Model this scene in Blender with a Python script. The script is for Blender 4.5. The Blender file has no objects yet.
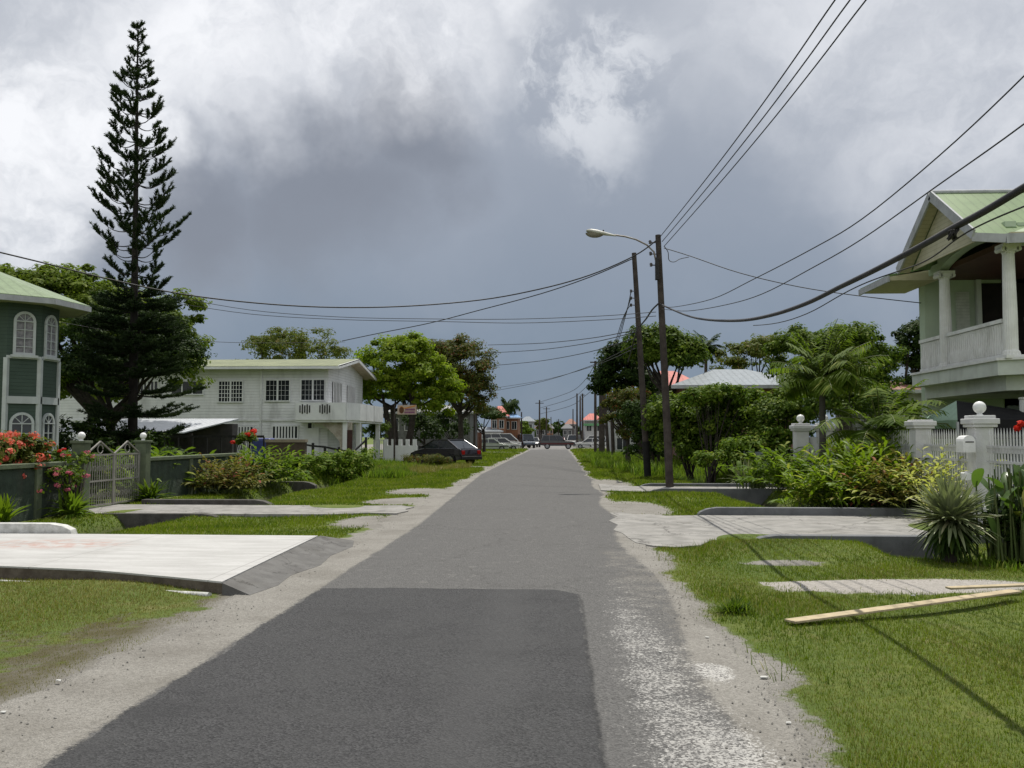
import bpy, math, random
import numpy as np
from mathutils import Vector, Matrix, Euler

random.seed(7)
scene = bpy.context.scene
COL = scene.collection

# ------------------------------------------------------------------ camera
F = 900.0
cam_data = bpy.data.cameras.new("camera")
cam = bpy.data.objects.new("camera", cam_data)
COL.objects.link(cam)
scene.camera = cam
cam_data.sensor_width = 36.0
cam_data.lens = 36.0 * F / 1024.0
cam_data.clip_start = 0.05
cam_data.clip_end = 6000.0
CAMPOS = Vector((0, 0, 1.6))
cam.location = CAMPOS
CROT = Euler((math.radians(90) + math.atan(53 / F), 0, math.atan(44.5 / F)), 'XYZ')
cam.rotation_euler = CROT
CM = CROT.to_matrix()

def at(px, py, D):
    """point seen at a pixel of the photograph, on the plane y = D"""
    d = CM @ Vector(((px - 512) / F, -(py - 384) / F, -1))
    return CAMPOS + d * (D / d.y)

def gp(px, py, z=0.0):
    """point seen at a pixel on the level z"""
    d = CM @ Vector(((px - 512) / F, -(py - 384) / F, -1))
    return CAMPOS + d * ((z - 1.6) / d.z)

# ------------------------------------------------------------------ sun + sky
SUN_EL, SUN_AZ = math.radians(66), math.radians(14)      # azimuth from +Y towards +X
sdir = Vector((math.cos(SUN_EL) * math.sin(SUN_AZ), math.cos(SUN_EL) * math.cos(SUN_AZ), math.sin(SUN_EL)))
sl = bpy.data.lights.new("sun", 'SUN'); sl.energy = 4.8; sl.angle = math.radians(0.5); sl.color = (1.0, 0.955, 0.88)
so = bpy.data.objects.new("sun", sl); COL.objects.link(so)
so.rotation_euler = sdir.to_track_quat('Z', 'Y').to_euler()

scene.view_settings.view_transform = 'Standard'
scene.view_settings.look = 'None'
scene.view_settings.gamma = 1.0
scene.view_settings.exposure = 0.0
scene.view_settings.use_curve_mapping = False
scene.render.engine = 'CYCLES'
scene.cycles.use_denoising = True
scene.cycles.max_bounces = 5
scene.cycles.diffuse_bounces = 2
scene.cycles.glossy_bounces = 2
scene.cycles.transmission_bounces = 3
scene.cycles.transparent_max_bounces = 6

def srgb(r, g, b):
    def f(c):
        c /= 255.0
        return c / 12.92 if c < 0.04045 else ((c + 0.055) / 1.055) ** 2.4
    return (f(r), f(g), f(b), 1.0)

world = bpy.data.worlds.new("World"); scene.world = world; world.use_nodes = True
wt = world.node_tree; wt.nodes.clear()
class NT:
    """little wrapper that makes node wiring short"""
    def __init__(s, t): s.t = t
    def n(s, typ, ins=None, **kw):
        nd = s.t.nodes.new(typ)
        for k, v in kw.items(): setattr(nd, k, v)
        for k, v in (ins or {}).items():
            if hasattr(v, 'is_linked') or isinstance(v, bpy.types.NodeSocket): s.t.links.new(v, nd.inputs[k])
            else: nd.inputs[k].default_value = v
        return nd
    def math(s, op, a, b=0.0, clamp=False):
        return s.n('ShaderNodeMath', {0: a, 1: b}, operation=op, use_clamp=clamp).outputs[0]
    def vmath(s, op, a, b=(0, 0, 0)):
        nd = s.n('ShaderNodeVectorMath', {0: a, 1: b}, operation=op)
        return nd.outputs['Value'] if op in ('DOT_PRODUCT', 'LENGTH', 'DISTANCE') else nd.outputs[0]
    def ramp(s, x, lo, hi, a=0.0, b=1.0, smooth=True):
        return s.n('ShaderNodeMapRange', {'Value': x, 'From Min': lo, 'From Max': hi, 'To Min': a, 'To Max': b},
                   interpolation_type='SMOOTHSTEP' if smooth else 'LINEAR').outputs[0]
    def mix(s, f, a, b):
        nd = s.t.nodes.new('ShaderNodeMix'); nd.data_type = 'RGBA'
        for k, v in ((0, f), (6, a), (7, b)):
            if isinstance(v, bpy.types.NodeSocket): s.t.links.new(v, nd.inputs[k])
            else: nd.inputs[k].default_value = v if k == 0 or len(v) == 4 else (*v, 1)
        return nd.outputs[2]
    def noise(s, vec, scale, detail=4, rough=0.55, dist=0.0):
        nd = s.n('ShaderNodeTexNoise', {'Scale': scale, 'Detail': detail, 'Roughness': rough, 'Distortion': dist})
        if vec is not None: s.t.links.new(vec, nd.inputs['Vector'])
        return nd
W = NT(wt)
tc = W.n('ShaderNodeTexCoord').outputs['Generated']
sky = W.n('ShaderNodeTexSky', sky_type='NISHITA', sun_disc=False, sun_elevation=SUN_EL, sun_rotation=SUN_AZ)
dirn = W.vmath('NORMALIZE', tc)
warp = W.noise(dirn, 3.2, 6, 0.6).outputs['Color']
wv = W.vmath('SCALE', W.vmath('SUBTRACT', warp, (0.5, 0.5, 0.5)))
wv.node.inputs['Scale'].default_value = 0.26
d2 = W.vmath('ADD', dirn, wv)
def skydir(px, py):
    return (CM @ Vector(((px - 512) / F, -(py - 384) / F, -1))).normalized()
def blob(px, py, rad_px, soft=0.5):
    c = skydir(px, py)
    dist = W.vmath('DISTANCE', d2, tuple(c))
    return W.ramp(dist, rad_px / F, rad_px / F * (1 - soft), 0, 1)
def vmax(*a):
    r = a[0]
    for b in a[1:]: r = W.math('MAXIMUM', r, b)
    return r
# slate grey rain deck
big = W.noise(d2, 2.2, 5, 0.55).outputs['Fac']
elev = W.n('ShaderNodeSeparateXYZ', {0: dirn}).outputs[2]
low = W.ramp(elev, 0.0, 0.30)
deck = W.mix(low, srgb(113, 130, 150), srgb(147, 155, 168))
deck = W.mix(W.ramp(elev, 0.25, 0.5), deck, srgb(180, 185, 194))
deck = W.mix(W.ramp(big, 0.35, 0.7, 0, 0.35), deck, srgb(176, 181, 192))
# dark cloud mass
bl = W.math('MULTIPLY', vmax(blob(315, 195, 125, .8), blob(215, 230, 110, .8), blob(130, 235, 80, .8), blob(400, 145, 95, .8)), W.ramp(big, .3, .6, .55, .92))
c1 = W.mix(bl, deck, srgb(129, 134, 145))
# bright broken clouds
fine = W.noise(d2, 7.0, 8, 0.62).outputs['Fac']
brt = vmax(blob(30, 90, 170, .7), blob(10, 190, 110, .7), blob(430, 50, 110, .8), blob(340, 25, 130, .8), blob(200, 30, 140, .8), blob(150, 130, 70, .9), blob(500, -20, 80, .8))
brt = vmax(brt, W.math('MULTIPLY', vmax(blob(990, 60, 230, .9), blob(830, 20, 170, .9)), .62))
br = W.math('MULTIPLY', brt, W.ramp(fine, 0.30, 0.62, 0.36, 1.0))
c2 = W.mix(br, c1, srgb(246, 247, 250))
puff = W.math('MULTIPLY', vmax(blob(598, 95, 95, .7), blob(640, 50, 75, .7), blob(560, 70, 60, .7)), W.ramp(W.noise(d2, 9, 8, .65).outputs['Fac'], 0.40, 0.56))
c3 = W.mix(W.math('MULTIPLY', puff, 0.85), c2, srgb(220, 223, 228))
# behind the camera: unseen cloud cover, brightened to lift ambient on camera-facing walls
back = W.ramp(W.n('ShaderNodeSeparateXYZ', {0: dirn}).outputs[1], -0.05, -0.6)
c3 = W.mix(W.math('MULTIPLY', back, W.ramp(fine, .3, .6, .5, 1.0)), c3, (0.85, 0.865, 0.89, 1))
bg1 = W.n('ShaderNodeBackground', {'Color': sky.outputs[0], 'Strength': 0.08})
bg2 = W.n('ShaderNodeBackground', {'Color': c3, 'Strength': 1.08})
mx = W.n('ShaderNodeMixShader', {0: 0.93, 1: bg1.outputs[0], 2: bg2.outputs[0]})
W.n('ShaderNodeOutputWorld', {0: mx.outputs[0]})

# ------------------------------------------------------------------ helpers
class MB:
    """collects shapes, builds ONE mesh object"""
    def __init__(s): s.v = []; s.f = []; s.sm = []
    def add(s, vs, fs, smooth=False):
        o = len(s.v); s.v += [tuple(v) for v in vs]
        s.f += [tuple(i + o for i in f) for f in fs]; s.sm += [smooth] * len(fs)
        return s
    def box(s, x0, x1, y0, y1, z0, z1):
        return s.add([(x, y, z) for z in (z0, z1) for y in (y0, y1) for x in (x0, x1)],
                     [(0, 2, 3, 1), (4, 5, 7, 6), (0, 1, 5, 4), (2, 6, 7, 3), (0, 4, 6, 2), (1, 3, 7, 5)])
    def obox(s, c, ax, ay, az):
        """oriented box: centre and three half-axis vectors"""
        c, ax, ay, az = Vector(c), Vector(ax), Vector(ay), Vector(az)
        return s.add([c + i * ax + j * ay + k * az for k in (-1, 1) for j in (-1, 1) for i in (-1, 1)],
                     [(0, 2, 3, 1), (4, 5, 7, 6), (0, 1, 5, 4), (2, 6, 7, 3), (0, 4, 6, 2), (1, 3, 7, 5)])
    def beam(s, p, q, w, h, up=(0, 0, 1)):
        p, q = Vector(p), Vector(q); d = (q - p); L = d.length; d.normalize()
        side = d.cross(Vector(up))
        if side.length < 1e-4: side = Vector((1, 0, 0))
        side.normalize(); u = side.cross(d)
        return s.obox((p + q) / 2, d * L / 2, side * w / 2, u * h / 2)
    def tube(s, pts, r, n=8, caps=True):
        pts = [Vector(p) for p in pts]; m = len(pts)
        rs = r if isinstance(r, (list, tuple)) else [r] * m
        rings = []
        prev = None
        for i, p in enumerate(pts):
            t = (pts[min(i + 1, m - 1)] - pts[max(i - 1, 0)]).normalized()
            if prev is None:
                a = t.orthogonal().normalized()
            else:
                a = (prev - t * prev.dot(t)).normalized()
            prev = a; b = t.cross(a)
            rings.append([p + (a * math.cos(k * 2 * math.pi / n) + b * math.sin(k * 2 * math.pi / n)) * rs[i] for k in range(n)])
        vs = [v for rg in rings for v in rg]
        fs = [(i * n + k, i * n + (k + 1) % n, (i + 1) * n + (k + 1) % n, (i + 1) * n + k) for i in range(m - 1) for k in range(n)]
        s.add(vs, fs, True)
        if caps:
            s.add(rings[0], [tuple(range(n))[::-1]]); s.add(rings[-1], [tuple(range(n))])
        return s
    def lathe(s, prof, c=(0, 0, 0), n=20, smooth=True):
        vs = [(c[0] + r * math.cos(k * 2 * math.pi / n), c[1] + r * math.sin(k * 2 * math.pi / n), c[2] + z) for r, z in prof for k in range(n)]
        fs = [(i * n + k, i * n + (k + 1) % n, (i + 1) * n + (k + 1) % n, (i + 1) * n + k) for i in range(len(prof) - 1) for k in range(n)]
        s.add(vs, fs, smooth)
        o = len(s.v)
        s.add([vs[k] for k in range(n)], [tuple(range(n))[::-1]]); s.add(vs[-n:], [tuple(range(n))])
        return s
    def ball(s, c, r, n=16):
        return s.lathe([(max(1e-3, r * math.sin(a)), -r * math.cos(a)) for a in [math.pi * i / 10 for i in range(11)]], c, n)
    def prism(s, poly, vec):
        """extrude a planar polygon (3D points) along vec"""
        poly = [Vector(p) for p in poly]; vec = Vector(vec); n = len(poly)
        return s.add(poly + [p + vec for p in poly],
                     [tuple(range(n))[::-1], tuple(range(n, 2 * n))] + [(i, (i + 1) % n, (i + 1) % n + n, i + n) for i in range(n)])
    def build(s, name, mat, parent=None, world=True, bevel=0.0):
        off = Vector((0, 0, 0))
        if world and parent is not None:
            p = parent
            while p is not None: off += p.location; p = p.parent
        me = bpy.data.meshes.new(name)
        me.from_pydata([tuple(Vector(v) - off) for v in s.v], [], s.f)
        me.polygons.foreach_set('use_smooth', s.sm)
        me.materials.append(mat); me.update()
        o = bpy.data.objects.new(name, me); COL.objects.link(o)
        if parent is not None: o.parent = parent
        if bevel:
            b = o.modifiers.new('bevel', 'BEVEL'); b.width = bevel; b.segments = 2; b.limit_method = 'ANGLE'
        return o

def npobj(name, V, k, mat, parent=None, smooth=False):
    """V: (N*k,3) vertices, every k make one face"""
    V = np.asarray(V, dtype=np.float32).reshape(-1, 3)
    if parent is not None:
        off = np.zeros(3); p = parent
        while p is not None: off += np.array(p.location); p = p.parent
        V = V - off.astype(np.float32)
    n = len(V) // k
    me = bpy.data.meshes.new(name)
    me.vertices.add(len(V)); me.vertices.foreach_set('co', V.ravel())
    me.loops.add(len(V)); me.loops.foreach_set('vertex_index', np.arange(len(V), dtype=np.int32))
    me.polygons.add(n); me.polygons.foreach_set('loop_start', np.arange(0, len(V), k, dtype=np.int32))
    me.polygons.foreach_set('loop_total', np.full(n, k, dtype=np.int32))
    me.materials.append(mat); me.update(calc_edges=True)
    o = bpy.data.objects.new(name, me); COL.objects.link(o)
    if parent is not None: o.parent = parent
    return o

def tag(o, label=None, cat=None, group=None, kind=None):
    if label: o['label'] = label
    if cat: o['category'] = cat
    if group: o['group'] = group
    if kind: o['kind'] = kind
    return o
def thing(name, label, cat, loc, group=None):
    o = bpy.data.objects.new(name, None); COL.objects.link(o); o.location = loc
    return tag(o, label, cat, group)
def copy_tree(o, parent=None, loc=None, rz=None, label=None):
    c = o.copy(); COL.objects.link(c); c.parent = parent
    if loc is not None: c.location = loc
    if rz is not None: c.rotation_euler[2] = rz
    if label: c['label'] = label
    for ch in list(o.children): copy_tree(ch, c)
    return c

# ------------------------------------------------------------------ materials
_mc = {}
def mat(name, c1, c2=None, rough=0.7, scale=4.0, bump=0.0, bscale=40.0, metal=0.0, spec=0.3, wave=None, dirt=0.0, coat=0.0, dirtscale=1.3, crack=0.0):
    """procedural surface: two tones by noise, fine bump, optional board/rib lines and grime"""
    if name in _mc: return _mc[name]
    m = bpy.data.materials.new(name); m.use_nodes = True; t = m.node_tree; t.nodes.clear(); N = NT(t)
    oc = N.n('ShaderNodeTexCoord').outputs['Object']
    c2 = c2 or tuple(x * 0.78 for x in c1[:3]) + (1,)
    col = N.mix(N.ramp(N.noise(oc, scale, 6, 0.62).outputs['Fac'], 0.32, 0.68), c1, c2)
    if dirt:
        st = N.vmath('MULTIPLY', oc, (1, 1, 0.25))
        col = N.mix(N.ramp(N.noise(st, dirtscale, 7, 0.68).outputs['Fac'], 0.48, 0.78, 0, dirt), col, (0.07, 0.065, 0.05, 1))
    if crack:
        wv_ = N.vmath('ADD', oc, N.vmath('MULTIPLY', N.noise(oc, 1.6, 7, .7).outputs['Color'], (1.1, 1.1, .4)))
        cd = N.n('ShaderNodeTexVoronoi', {'Vector': wv_, 'Scale': crack}, feature='DISTANCE_TO_EDGE').outputs['Distance']
        col = N.mix(N.ramp(cd, 0, .012, .75, 0), col, (0.035, 0.032, 0.028, 1))
    b = N.n('ShaderNodeBsdfPrincipled', {'Roughness': rough, 'Metallic': metal, 'Specular IOR Level': spec, 'Coat Weight': coat})
    t.links.new(col, b.inputs['Base Color'])
    h = None
    if bump: h = N.n('ShaderNodeBump', {'Strength': bump, 'Distance': 0.02, 'Height': N.noise(oc, bscale, 5, 0.6).outputs['Fac']})
    if wave:
        ax, period, depth, prof = wave
        cmp_ = N.n('ShaderNodeSeparateXYZ', {0: oc}).outputs['XYZ'.index(ax)] if isinstance(ax, str) else N.vmath('DOT_PRODUCT', oc, ax)
        fr = N.math('FRACT', N.math('DIVIDE', cmp_, period))
        if prof == 'board': hh = N.ramp(fr, 0.0, 1.0, 1.0, 0.0, False)
        else: hh = N.math('GREATER_THAN', N.math('ABSOLUTE', N.math('SUBTRACT', fr, 0.5)), 0.40)
        bb = N.n('ShaderNodeBump', {'Strength': 1.0, 'Distance': depth, 'Height': hh})
        if h: t.links.new(h.outputs[0], bb.inputs['Normal'])
        h = bb
        line = N.math('LESS_THAN', fr, 0.07)
        col2 = N.mix(N.math('MULTIPLY', line, 0.55), col, tuple(x * 0.35 for x in c1[:3]) + (1,))
        t.links.new(col2, b.inputs['Base Color'])
    if h: t.links.new(h.outputs[0], b.inputs['Normal'])
    N.n('ShaderNodeOutputMaterial', {0: b.outputs[0]})
    _mc[name] = m
    return m

def leafmat(name, c1, c2, c3=None, trans=0.4, rough=0.6, patch=0.8, spec=0.10, pw=0.4):
    """leaf surface: tone varies leaf by leaf and clump by clump, some light passes through"""
    if name in _mc: return _mc[name]
    m = bpy.data.materials.new(name); m.use_nodes = True; t = m.node_tree; t.nodes.clear(); N = NT(t)
    g = N.n('ShaderNodeNewGeometry'); rnd = g.outputs['Random Per Island']; pos = g.outputs['Position']
    nz = N.ramp(N.noise(pos, patch, 3, 0.5).outputs['Fac'], 0.35, 0.65)
    f = N.math('ADD', N.math('MULTIPLY', rnd, 1.0 - pw), N.math('MULTIPLY', nz, pw))
    col = N.mix(f, c1, c2)
    if c3: col = N.mix(N.ramp(rnd, 0.86, 0.93), col, c3)
    b = N.n('ShaderNodeBsdfPrincipled', {'Roughness': rough, 'Specular IOR Level': spec, 'Base Color': col})
    tr = N.n('ShaderNodeBsdfTranslucent', {'Color': N.mix(0.5, col, (c2[0] * 1.3, c2[1] * 1.5, c2[2] * 0.6, 1))})
    ms = N.n('ShaderNodeMixShader', {0: trans, 1: b.outputs[0], 2: tr.outputs[0]})
    N.n('ShaderNodeOutputMaterial', {0: ms.outputs[0]})
    _mc[name] = m
    return m

def glass(name='window_glass', c=(0.02, 0.025, 0.03, 1), rough=0.08):
    if name in _mc: return _mc[name]
    m = mat(name, c, tuple(x * 1.6 for x in c[:3]) + (1,), rough=rough, spec=0.5, scale=2)
    return m

RNG = np.random.default_rng(11)
def unit(n, rng=None):
    rng = rng or RNG
    v = rng.normal(size=(n, 3)); return v / np.linalg.norm(v, axis=1, keepdims=True)
def leaf_quads(P, Nrm, L, Wd, rng=None):
    """diamond leaves at P, facing Nrm"""
    rng = rng or RNG
    n = len(P); r = unit(n, rng)
    U = np.cross(Nrm, r); U /= np.linalg.norm(U, axis=1, keepdims=True) + 1e-9
    V = np.cross(Nrm, U)
    s = rng.uniform(0.6, 1.3, (n, 1))
    U = U * L * s / 2; V = V * Wd * s / 2
    return np.stack([P - U, P + V - U * 0.1, P + U, P - V - U * 0.1], axis=1).reshape(-1, 3)

def clump_leaves(blobs, nclump, nleaf, L, Wd, clump_r, seed=0, up=0.5, flat=0.7, hollow=0.45, droop=0.0):
    """clumps of leaves through a crown made of several ellipsoids; returns quad verts and the clump centres"""
    rng = np.random.default_rng(seed)
    vol = np.array([b[3] * b[4] * b[5] for b in blobs]) ** 0.7; vol /= vol.sum()
    idx = rng.choice(len(blobs), nclump, p=vol)
    B = np.array(blobs, float)[idx]
    d = unit(nclump, rng)
    d[:, 2] = np.where(d[:, 2] < -0.45, -d[:, 2] * 0.6, d[:, 2])
    d /= np.linalg.norm(d, axis=1, keepdims=True)
    ph = rng.uniform(0, 6.28, 3)
    lump = 1 + 0.13 * np.sin(4 * d[:, 0] + ph[0]) + 0.13 * np.sin(5 * d[:, 1] + ph[1]) + 0.1 * np.sin(7 * d[:, 2] + ph[2])
    rad = (hollow + (1 - hollow) * rng.uniform(0, 1, nclump) ** 0.5) * lump
    C = B[:, :3] + d * B[:, 3:6] * rad[:, None]
    cr = clump_r * rng.uniform(0.55, 1.35, nclump)
    ci = np.repeat(np.arange(nclump), nleaf)
    dd = unit(len(ci), rng)
    rr = rng.uniform(0, 1, (len(ci), 1)) ** 0.4
    P = C[ci] + dd * rr * cr[ci][:, None] * np.array([1, 1, flat])
    N_ = dd * 0.6 + d[ci] * 0.3 + np.array([0, 0, up]) + unit(len(ci), rng) * 0.55
    N_ /= np.linalg.norm(N_, axis=1, keepdims=True)
    if droop: P[:, 2] -= droop * rng.uniform(0, 1, len(P)) ** 2
    return leaf_quads(P, N_, L, Wd, rng), C

BARK = mat('bark', (0.030, 0.025, 0.020, 1), (0.062, 0.052, 0.042, 1), rough=0.9, scale=6, bump=0.6, bscale=18)

def tree(name, label, cat, base, trunk_h, trunk_r, blobs, nclump, nleaf, L, Wd, clump_r, lm, seed=0, limbs=7, group=None, stems=1, **kw):
    t = thing(name, label, cat, base, group)
    q, C = clump_leaves(blobs, nclump, nleaf, L, Wd, clump_r, seed, **kw)
    rng = random.Random(seed)
    m = MB(); b = Vector(base)
    cen = Vector(np.mean(np.array(blobs)[:, :3], axis=0))
    for sidx in range(stems):
        a = rng.uniform(0, 6.28); sp = 0.0 if stems == 1 else trunk_h * 0.3
        foot = b + Vector((math.cos(a), math.sin(a), 0)) * (0.0 if stems == 1 else trunk_r * 1.6)
        top = Vector((b.x, b.y, b.z + trunk_h)) + Vector((math.cos(a) * sp, math.sin(a) * sp, 0)) + (cen - b) * Vector((0.15, 0.15, 0)).length * 0.2
        mid = foot.lerp(top, 0.5) + Vector((rng.uniform(-.12, .12), rng.uniform(-.12, .12), 0)) * trunk_h * 0.3
        m.tube([foot - Vector((0, 0, .15)), foot + Vector((0, 0, .25)), mid, top], [trunk_r * 1.45, trunk_r * 1.1, trunk_r * 0.85, trunk_r * 0.62], 9)
        for k in range(limbs // stems if stems > 1 else limbs):
            c = Vector(C[rng.randrange(len(C))])
            st = mid.lerp(top, rng.uniform(0.5, 1.0))
            md = st.lerp(c, 0.5) + Vector((rng.uniform(-.1, .1), rng.uniform(-.1, .1), -0.08)) * (c - st).length
            m.tube([st, md, c], [trunk_r * 0.5, trunk_r * 0.32, trunk_r * 0.1], 6, caps=False)
    m.build('trunk', BARK, t)
    npobj('crown', q, 4, lm, t)
    return t

def strips(paths, widths, side, rng=None):
    """leaf ribbons: paths (N,K,3), widths (K,), side (N,3) -> quad verts"""
    a = paths - side[:, None, :] * widths[None, :, None]
    b = paths + side[:, None, :] * widths[None, :, None]
    return np.stack([a[:, :-1], b[:, :-1], b[:, 1:], a[:, 1:]], axis=2).reshape(-1, 3)
def strips_obj(name, paths, widths, side, m, parent=None, fold=0.0):
    """same but welded ribbons so each leaf is one island"""
    N_, K = paths.shape[:2]
    wv_ = np.asarray(widths)[None, :, None]
    a = paths - side[:, None, :] * wv_; b = paths + side[:, None, :] * wv_
    if fold:
        a = a + np.array([0, 0, fold]) * wv_; b = b + np.array([0, 0, fold]) * wv_
        V = np.stack([a, paths, b], axis=2).reshape(-1, 3); q = 3
    else:
        V = np.stack([a, b], axis=2).reshape(-1, 3); q = 2
    off = np.zeros(3); p = parent
    while p is not None: off += np.array(p.location); p = p.parent
    V = (V - off).astype(np.float32)
    base = (np.arange(N_) * K * q)[:, None, None] + (np.arange(K - 1) * q)[None, :, None]
    fl = []
    for c in range(q - 1):
        fl.append(base + np.array([c, c + 1, c + 1 + q, c + q])[None, None, :])
    Fi = np.concatenate([f.reshape(-1, 4) for f in fl]).astype(np.int32)
    me = bpy.data.meshes.new(name)
    me.vertices.add(len(V)); me.vertices.foreach_set('co', V.ravel())
    me.loops.add(Fi.size); me.loops.foreach_set('vertex_index', Fi.ravel())
    me.polygons.add(len(Fi)); me.polygons.foreach_set('loop_start', np.arange(0, Fi.size, 4, dtype=np.int32))
    me.polygons.foreach_set('loop_total', np.full(len(Fi), 4, dtype=np.int32))
    me.polygons.foreach_set('use_smooth', np.ones(len(Fi), dtype=bool))
    me.materials.append(m); me.update(calc_edges=True)
    o = bpy.data.objects.new(name, me); COL.objects.link(o)
    if parent is not None: o.parent = parent
    return o

def arcs(base, n, length, spread=(0.1, 1.3), droop=0.5, K=6, seed=0, jitter=0.05, lenvar=0.3):
    """arching leaf midribs leaving a point: spread = range of angle from vertical"""
    rng = np.random.default_rng(seed)
    az = rng.uniform(0, 2 * np.pi, n); th = rng.uniform(*spread, n); L = length * rng.uniform(1 - lenvar, 1.1, n)
    s = np.linspace(0, 1, K)
    ang = th[:, None] + droop * s[None, :] ** 1.5 * (0.4 + np.sin(th))[:, None]
    dr = np.sin(ang); dz = np.cos(ang)
    ds = (L / (K - 1))[:, None]
    r = np.concatenate([np.zeros((n, 1)), np.cumsum((dr[:, 1:] + dr[:, :-1]) / 2 * ds, axis=1)], axis=1)
    z = np.concatenate([np.zeros((n, 1)), np.cumsum((dz[:, 1:] + dz[:, :-1]) / 2 * ds, axis=1)], axis=1)
    base = np.asarray(base, float)
    if base.ndim == 1: base = base[None, :] + np.concatenate([rng.normal(size=(n, 2)) * jitter, np.zeros((n, 1))], axis=1)
    P = np.stack([base[:, 0:1] + r * np.cos(az)[:, None], base[:, 1:2] + r * np.sin(az)[:, None], base[:, 2:3] + z], axis=2)
    side = np.stack([-np.sin(az), np.cos(az), np.zeros(n)], axis=1)
    return P, side

def rosette(name, label, cat, base, n, length, width, m, spread=(0.1, 1.4), droop=0.5, seed=0, group=None, jitter=0.06, fold=0.5, K=6):
    t = thing(name, label, cat, base, group)
    P, side = arcs(tuple(base), n, length, spread, droop, K, seed, jitter)
    w = width / 2 * np.sin(np.linspace(0.35, np.pi, K)) ** 0.7; w[-1] = 0.002
    strips_obj('leaves', P, w, side, m, t, fold=fold)
    return t

# ------------------------------------------------------------------ ground
def inpoly(x, y, poly):
    x = np.asarray(x); y = np.asarray(y); r = np.zeros(x.shape, bool); n = len(poly)
    for i in range(n):
        x0, y0 = poly[i]; x1, y1 = poly[(i + 1) % n]
        c = ((y0 > y) != (y1 > y)) & (x < (x1 - x0) * (y - y0) / (y1 - y0 + 1e-12) + x0)
        r ^= c
    return r
def g2(pts, z=0.0): return [tuple(gp(px, py, z))[:2] for px, py in pts]

def wob(y, s=0.0):
    y = np.asarray(y, float)
    return 0.10 * np.sin(y * 0.9 + s) + 0.07 * np.sin(y * 2.3 + 2 * s + 1) + 0.05 * np.sin(y * 5.1 + s * 3) + 0.03 * np.sin(y * 11.3 + s)
def xl(y): return -3.25 + wob(y, 1.0) - 0.25 * np.clip((np.asarray(y) - 16) / 30, 0, 1)     # left grass edge
def xr(y): return 1.32 + wob(y, 2.3) * 0.9 + 0.35 * np.clip((np.asarray(y) - 40) / 70, 0, 1)  # right grass edge

SLAB = [(-3.42, 9.15), (-3.58, 13.45), (-9.6, 13.55), (-14, 13.6), (-14, 10.5), (-7.0, 10.25), (-5.2, 9.9), (-4.1, 9.45)]   # white concrete drive
APRON = [(-3.40, 9.1), (-3.08, 9.0), (-2.98, 9.6), (-3.05, 10.3), (-2.92, 11.1), (-3.02, 12.0), (-2.95, 13.0), (-3.1, 13.75), (-3.56, 13.5)]
DRIVE_L = [(-10.3, 18.1), (-4.6, 18.2), (-3.9, 18.6), (-3.3, 18.5), (-3.15, 19.1), (-3.3, 19.6), (-3.2, 20.2), (-3.6, 20.7), (-4.2, 20.5), (-10.3, 20.6)]
DRIVE_R = [(1.12, 14.3), (1.18, 13.7), (1.4, 13.3), (1.7, 13.15), (2.1, 13.4), (2.35, 14.0), (2.9, 14.45), (8.0, 14.35), (8.0, 18.4), (3.0, 18.5), (2.2, 18.35), (1.9, 18.7), (1.6, 18.6), (1.35, 19.2), (1.1, 18.9), (1.2, 18.1), (.98, 17.2), (1.1, 16.4), (.96, 15.5), (1.08, 15.0)]
DRIVE_R2 = [(1.3, 26.8), (2.4, 26.2), (7.6, 26.5), (7.6, 28.6), (2.4, 29.0), (1.4, 30.4)]

def ell(x, y, cx, cy, rx, ry): return np.clip(1.25 - np.sqrt(((x - cx) / rx) ** 2 + ((y - cy) / ry) ** 2), 0, 1) * 1.6
def bare(x, y):
    """0 = grass, 1 = gravel or dust"""
    x = np.asarray(x, float); y = np.asarray(y, float)
    b = np.clip((x - xl(y)) / 0.5 + 0.85, 0, 1) * np.clip((xr(y) - x) / 0.4 + 0.8, 0, 1)
    b = np.maximum(b, np.clip(1.05 - (-3.2 - x) / 2.4, 0, 1) * (x < 0) * np.clip((9.2 - y) / 1.6, 0, 1) * 0.80)
    b = np.maximum(b, ell(x, y, 3.85, 10.35, 1.75, 0.52) * (x > 2.3))                      # sandy strip
    b = np.maximum(b, ell(x, y, 3.0, 12.1, 0.7, 0.35) * .6)
    b = np.maximum(b, ell(x, y, -3.9, 22.5, 1.0, 1.6)); b = np.maximum(b, ell(x, y, -3.9, 26.5, 1.2, 1.6))
    b = np.maximum(b, ell(x, y, -3.7, 17.0, .6, 1.6) * .7)
    b = np.maximum(b, ell(x, y, 1.8, 20.5, .8, 2.4)); b = np.maximum(b, ell(x, y, 1.7, 31, .9, 3.5))
    for yy in (48, 57, 68, 78): b = np.maximum(b, ell(x, y, -5.0, yy, 2.4, 1.4))
    
    b = np.maximum(b, ell(x, y, -7, 93, 4.5, 5))
    b = np.maximum(b, ell(x, y, 4.5, 90, 5, 2)); b = np.maximum(b, ell(x, y, 3.2, 48, 1.2, 3.5) * .6)
    b = np.maximum(b, ((y > 126) & (np.abs(x) < 40)) * 0.75)
    return b
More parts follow.
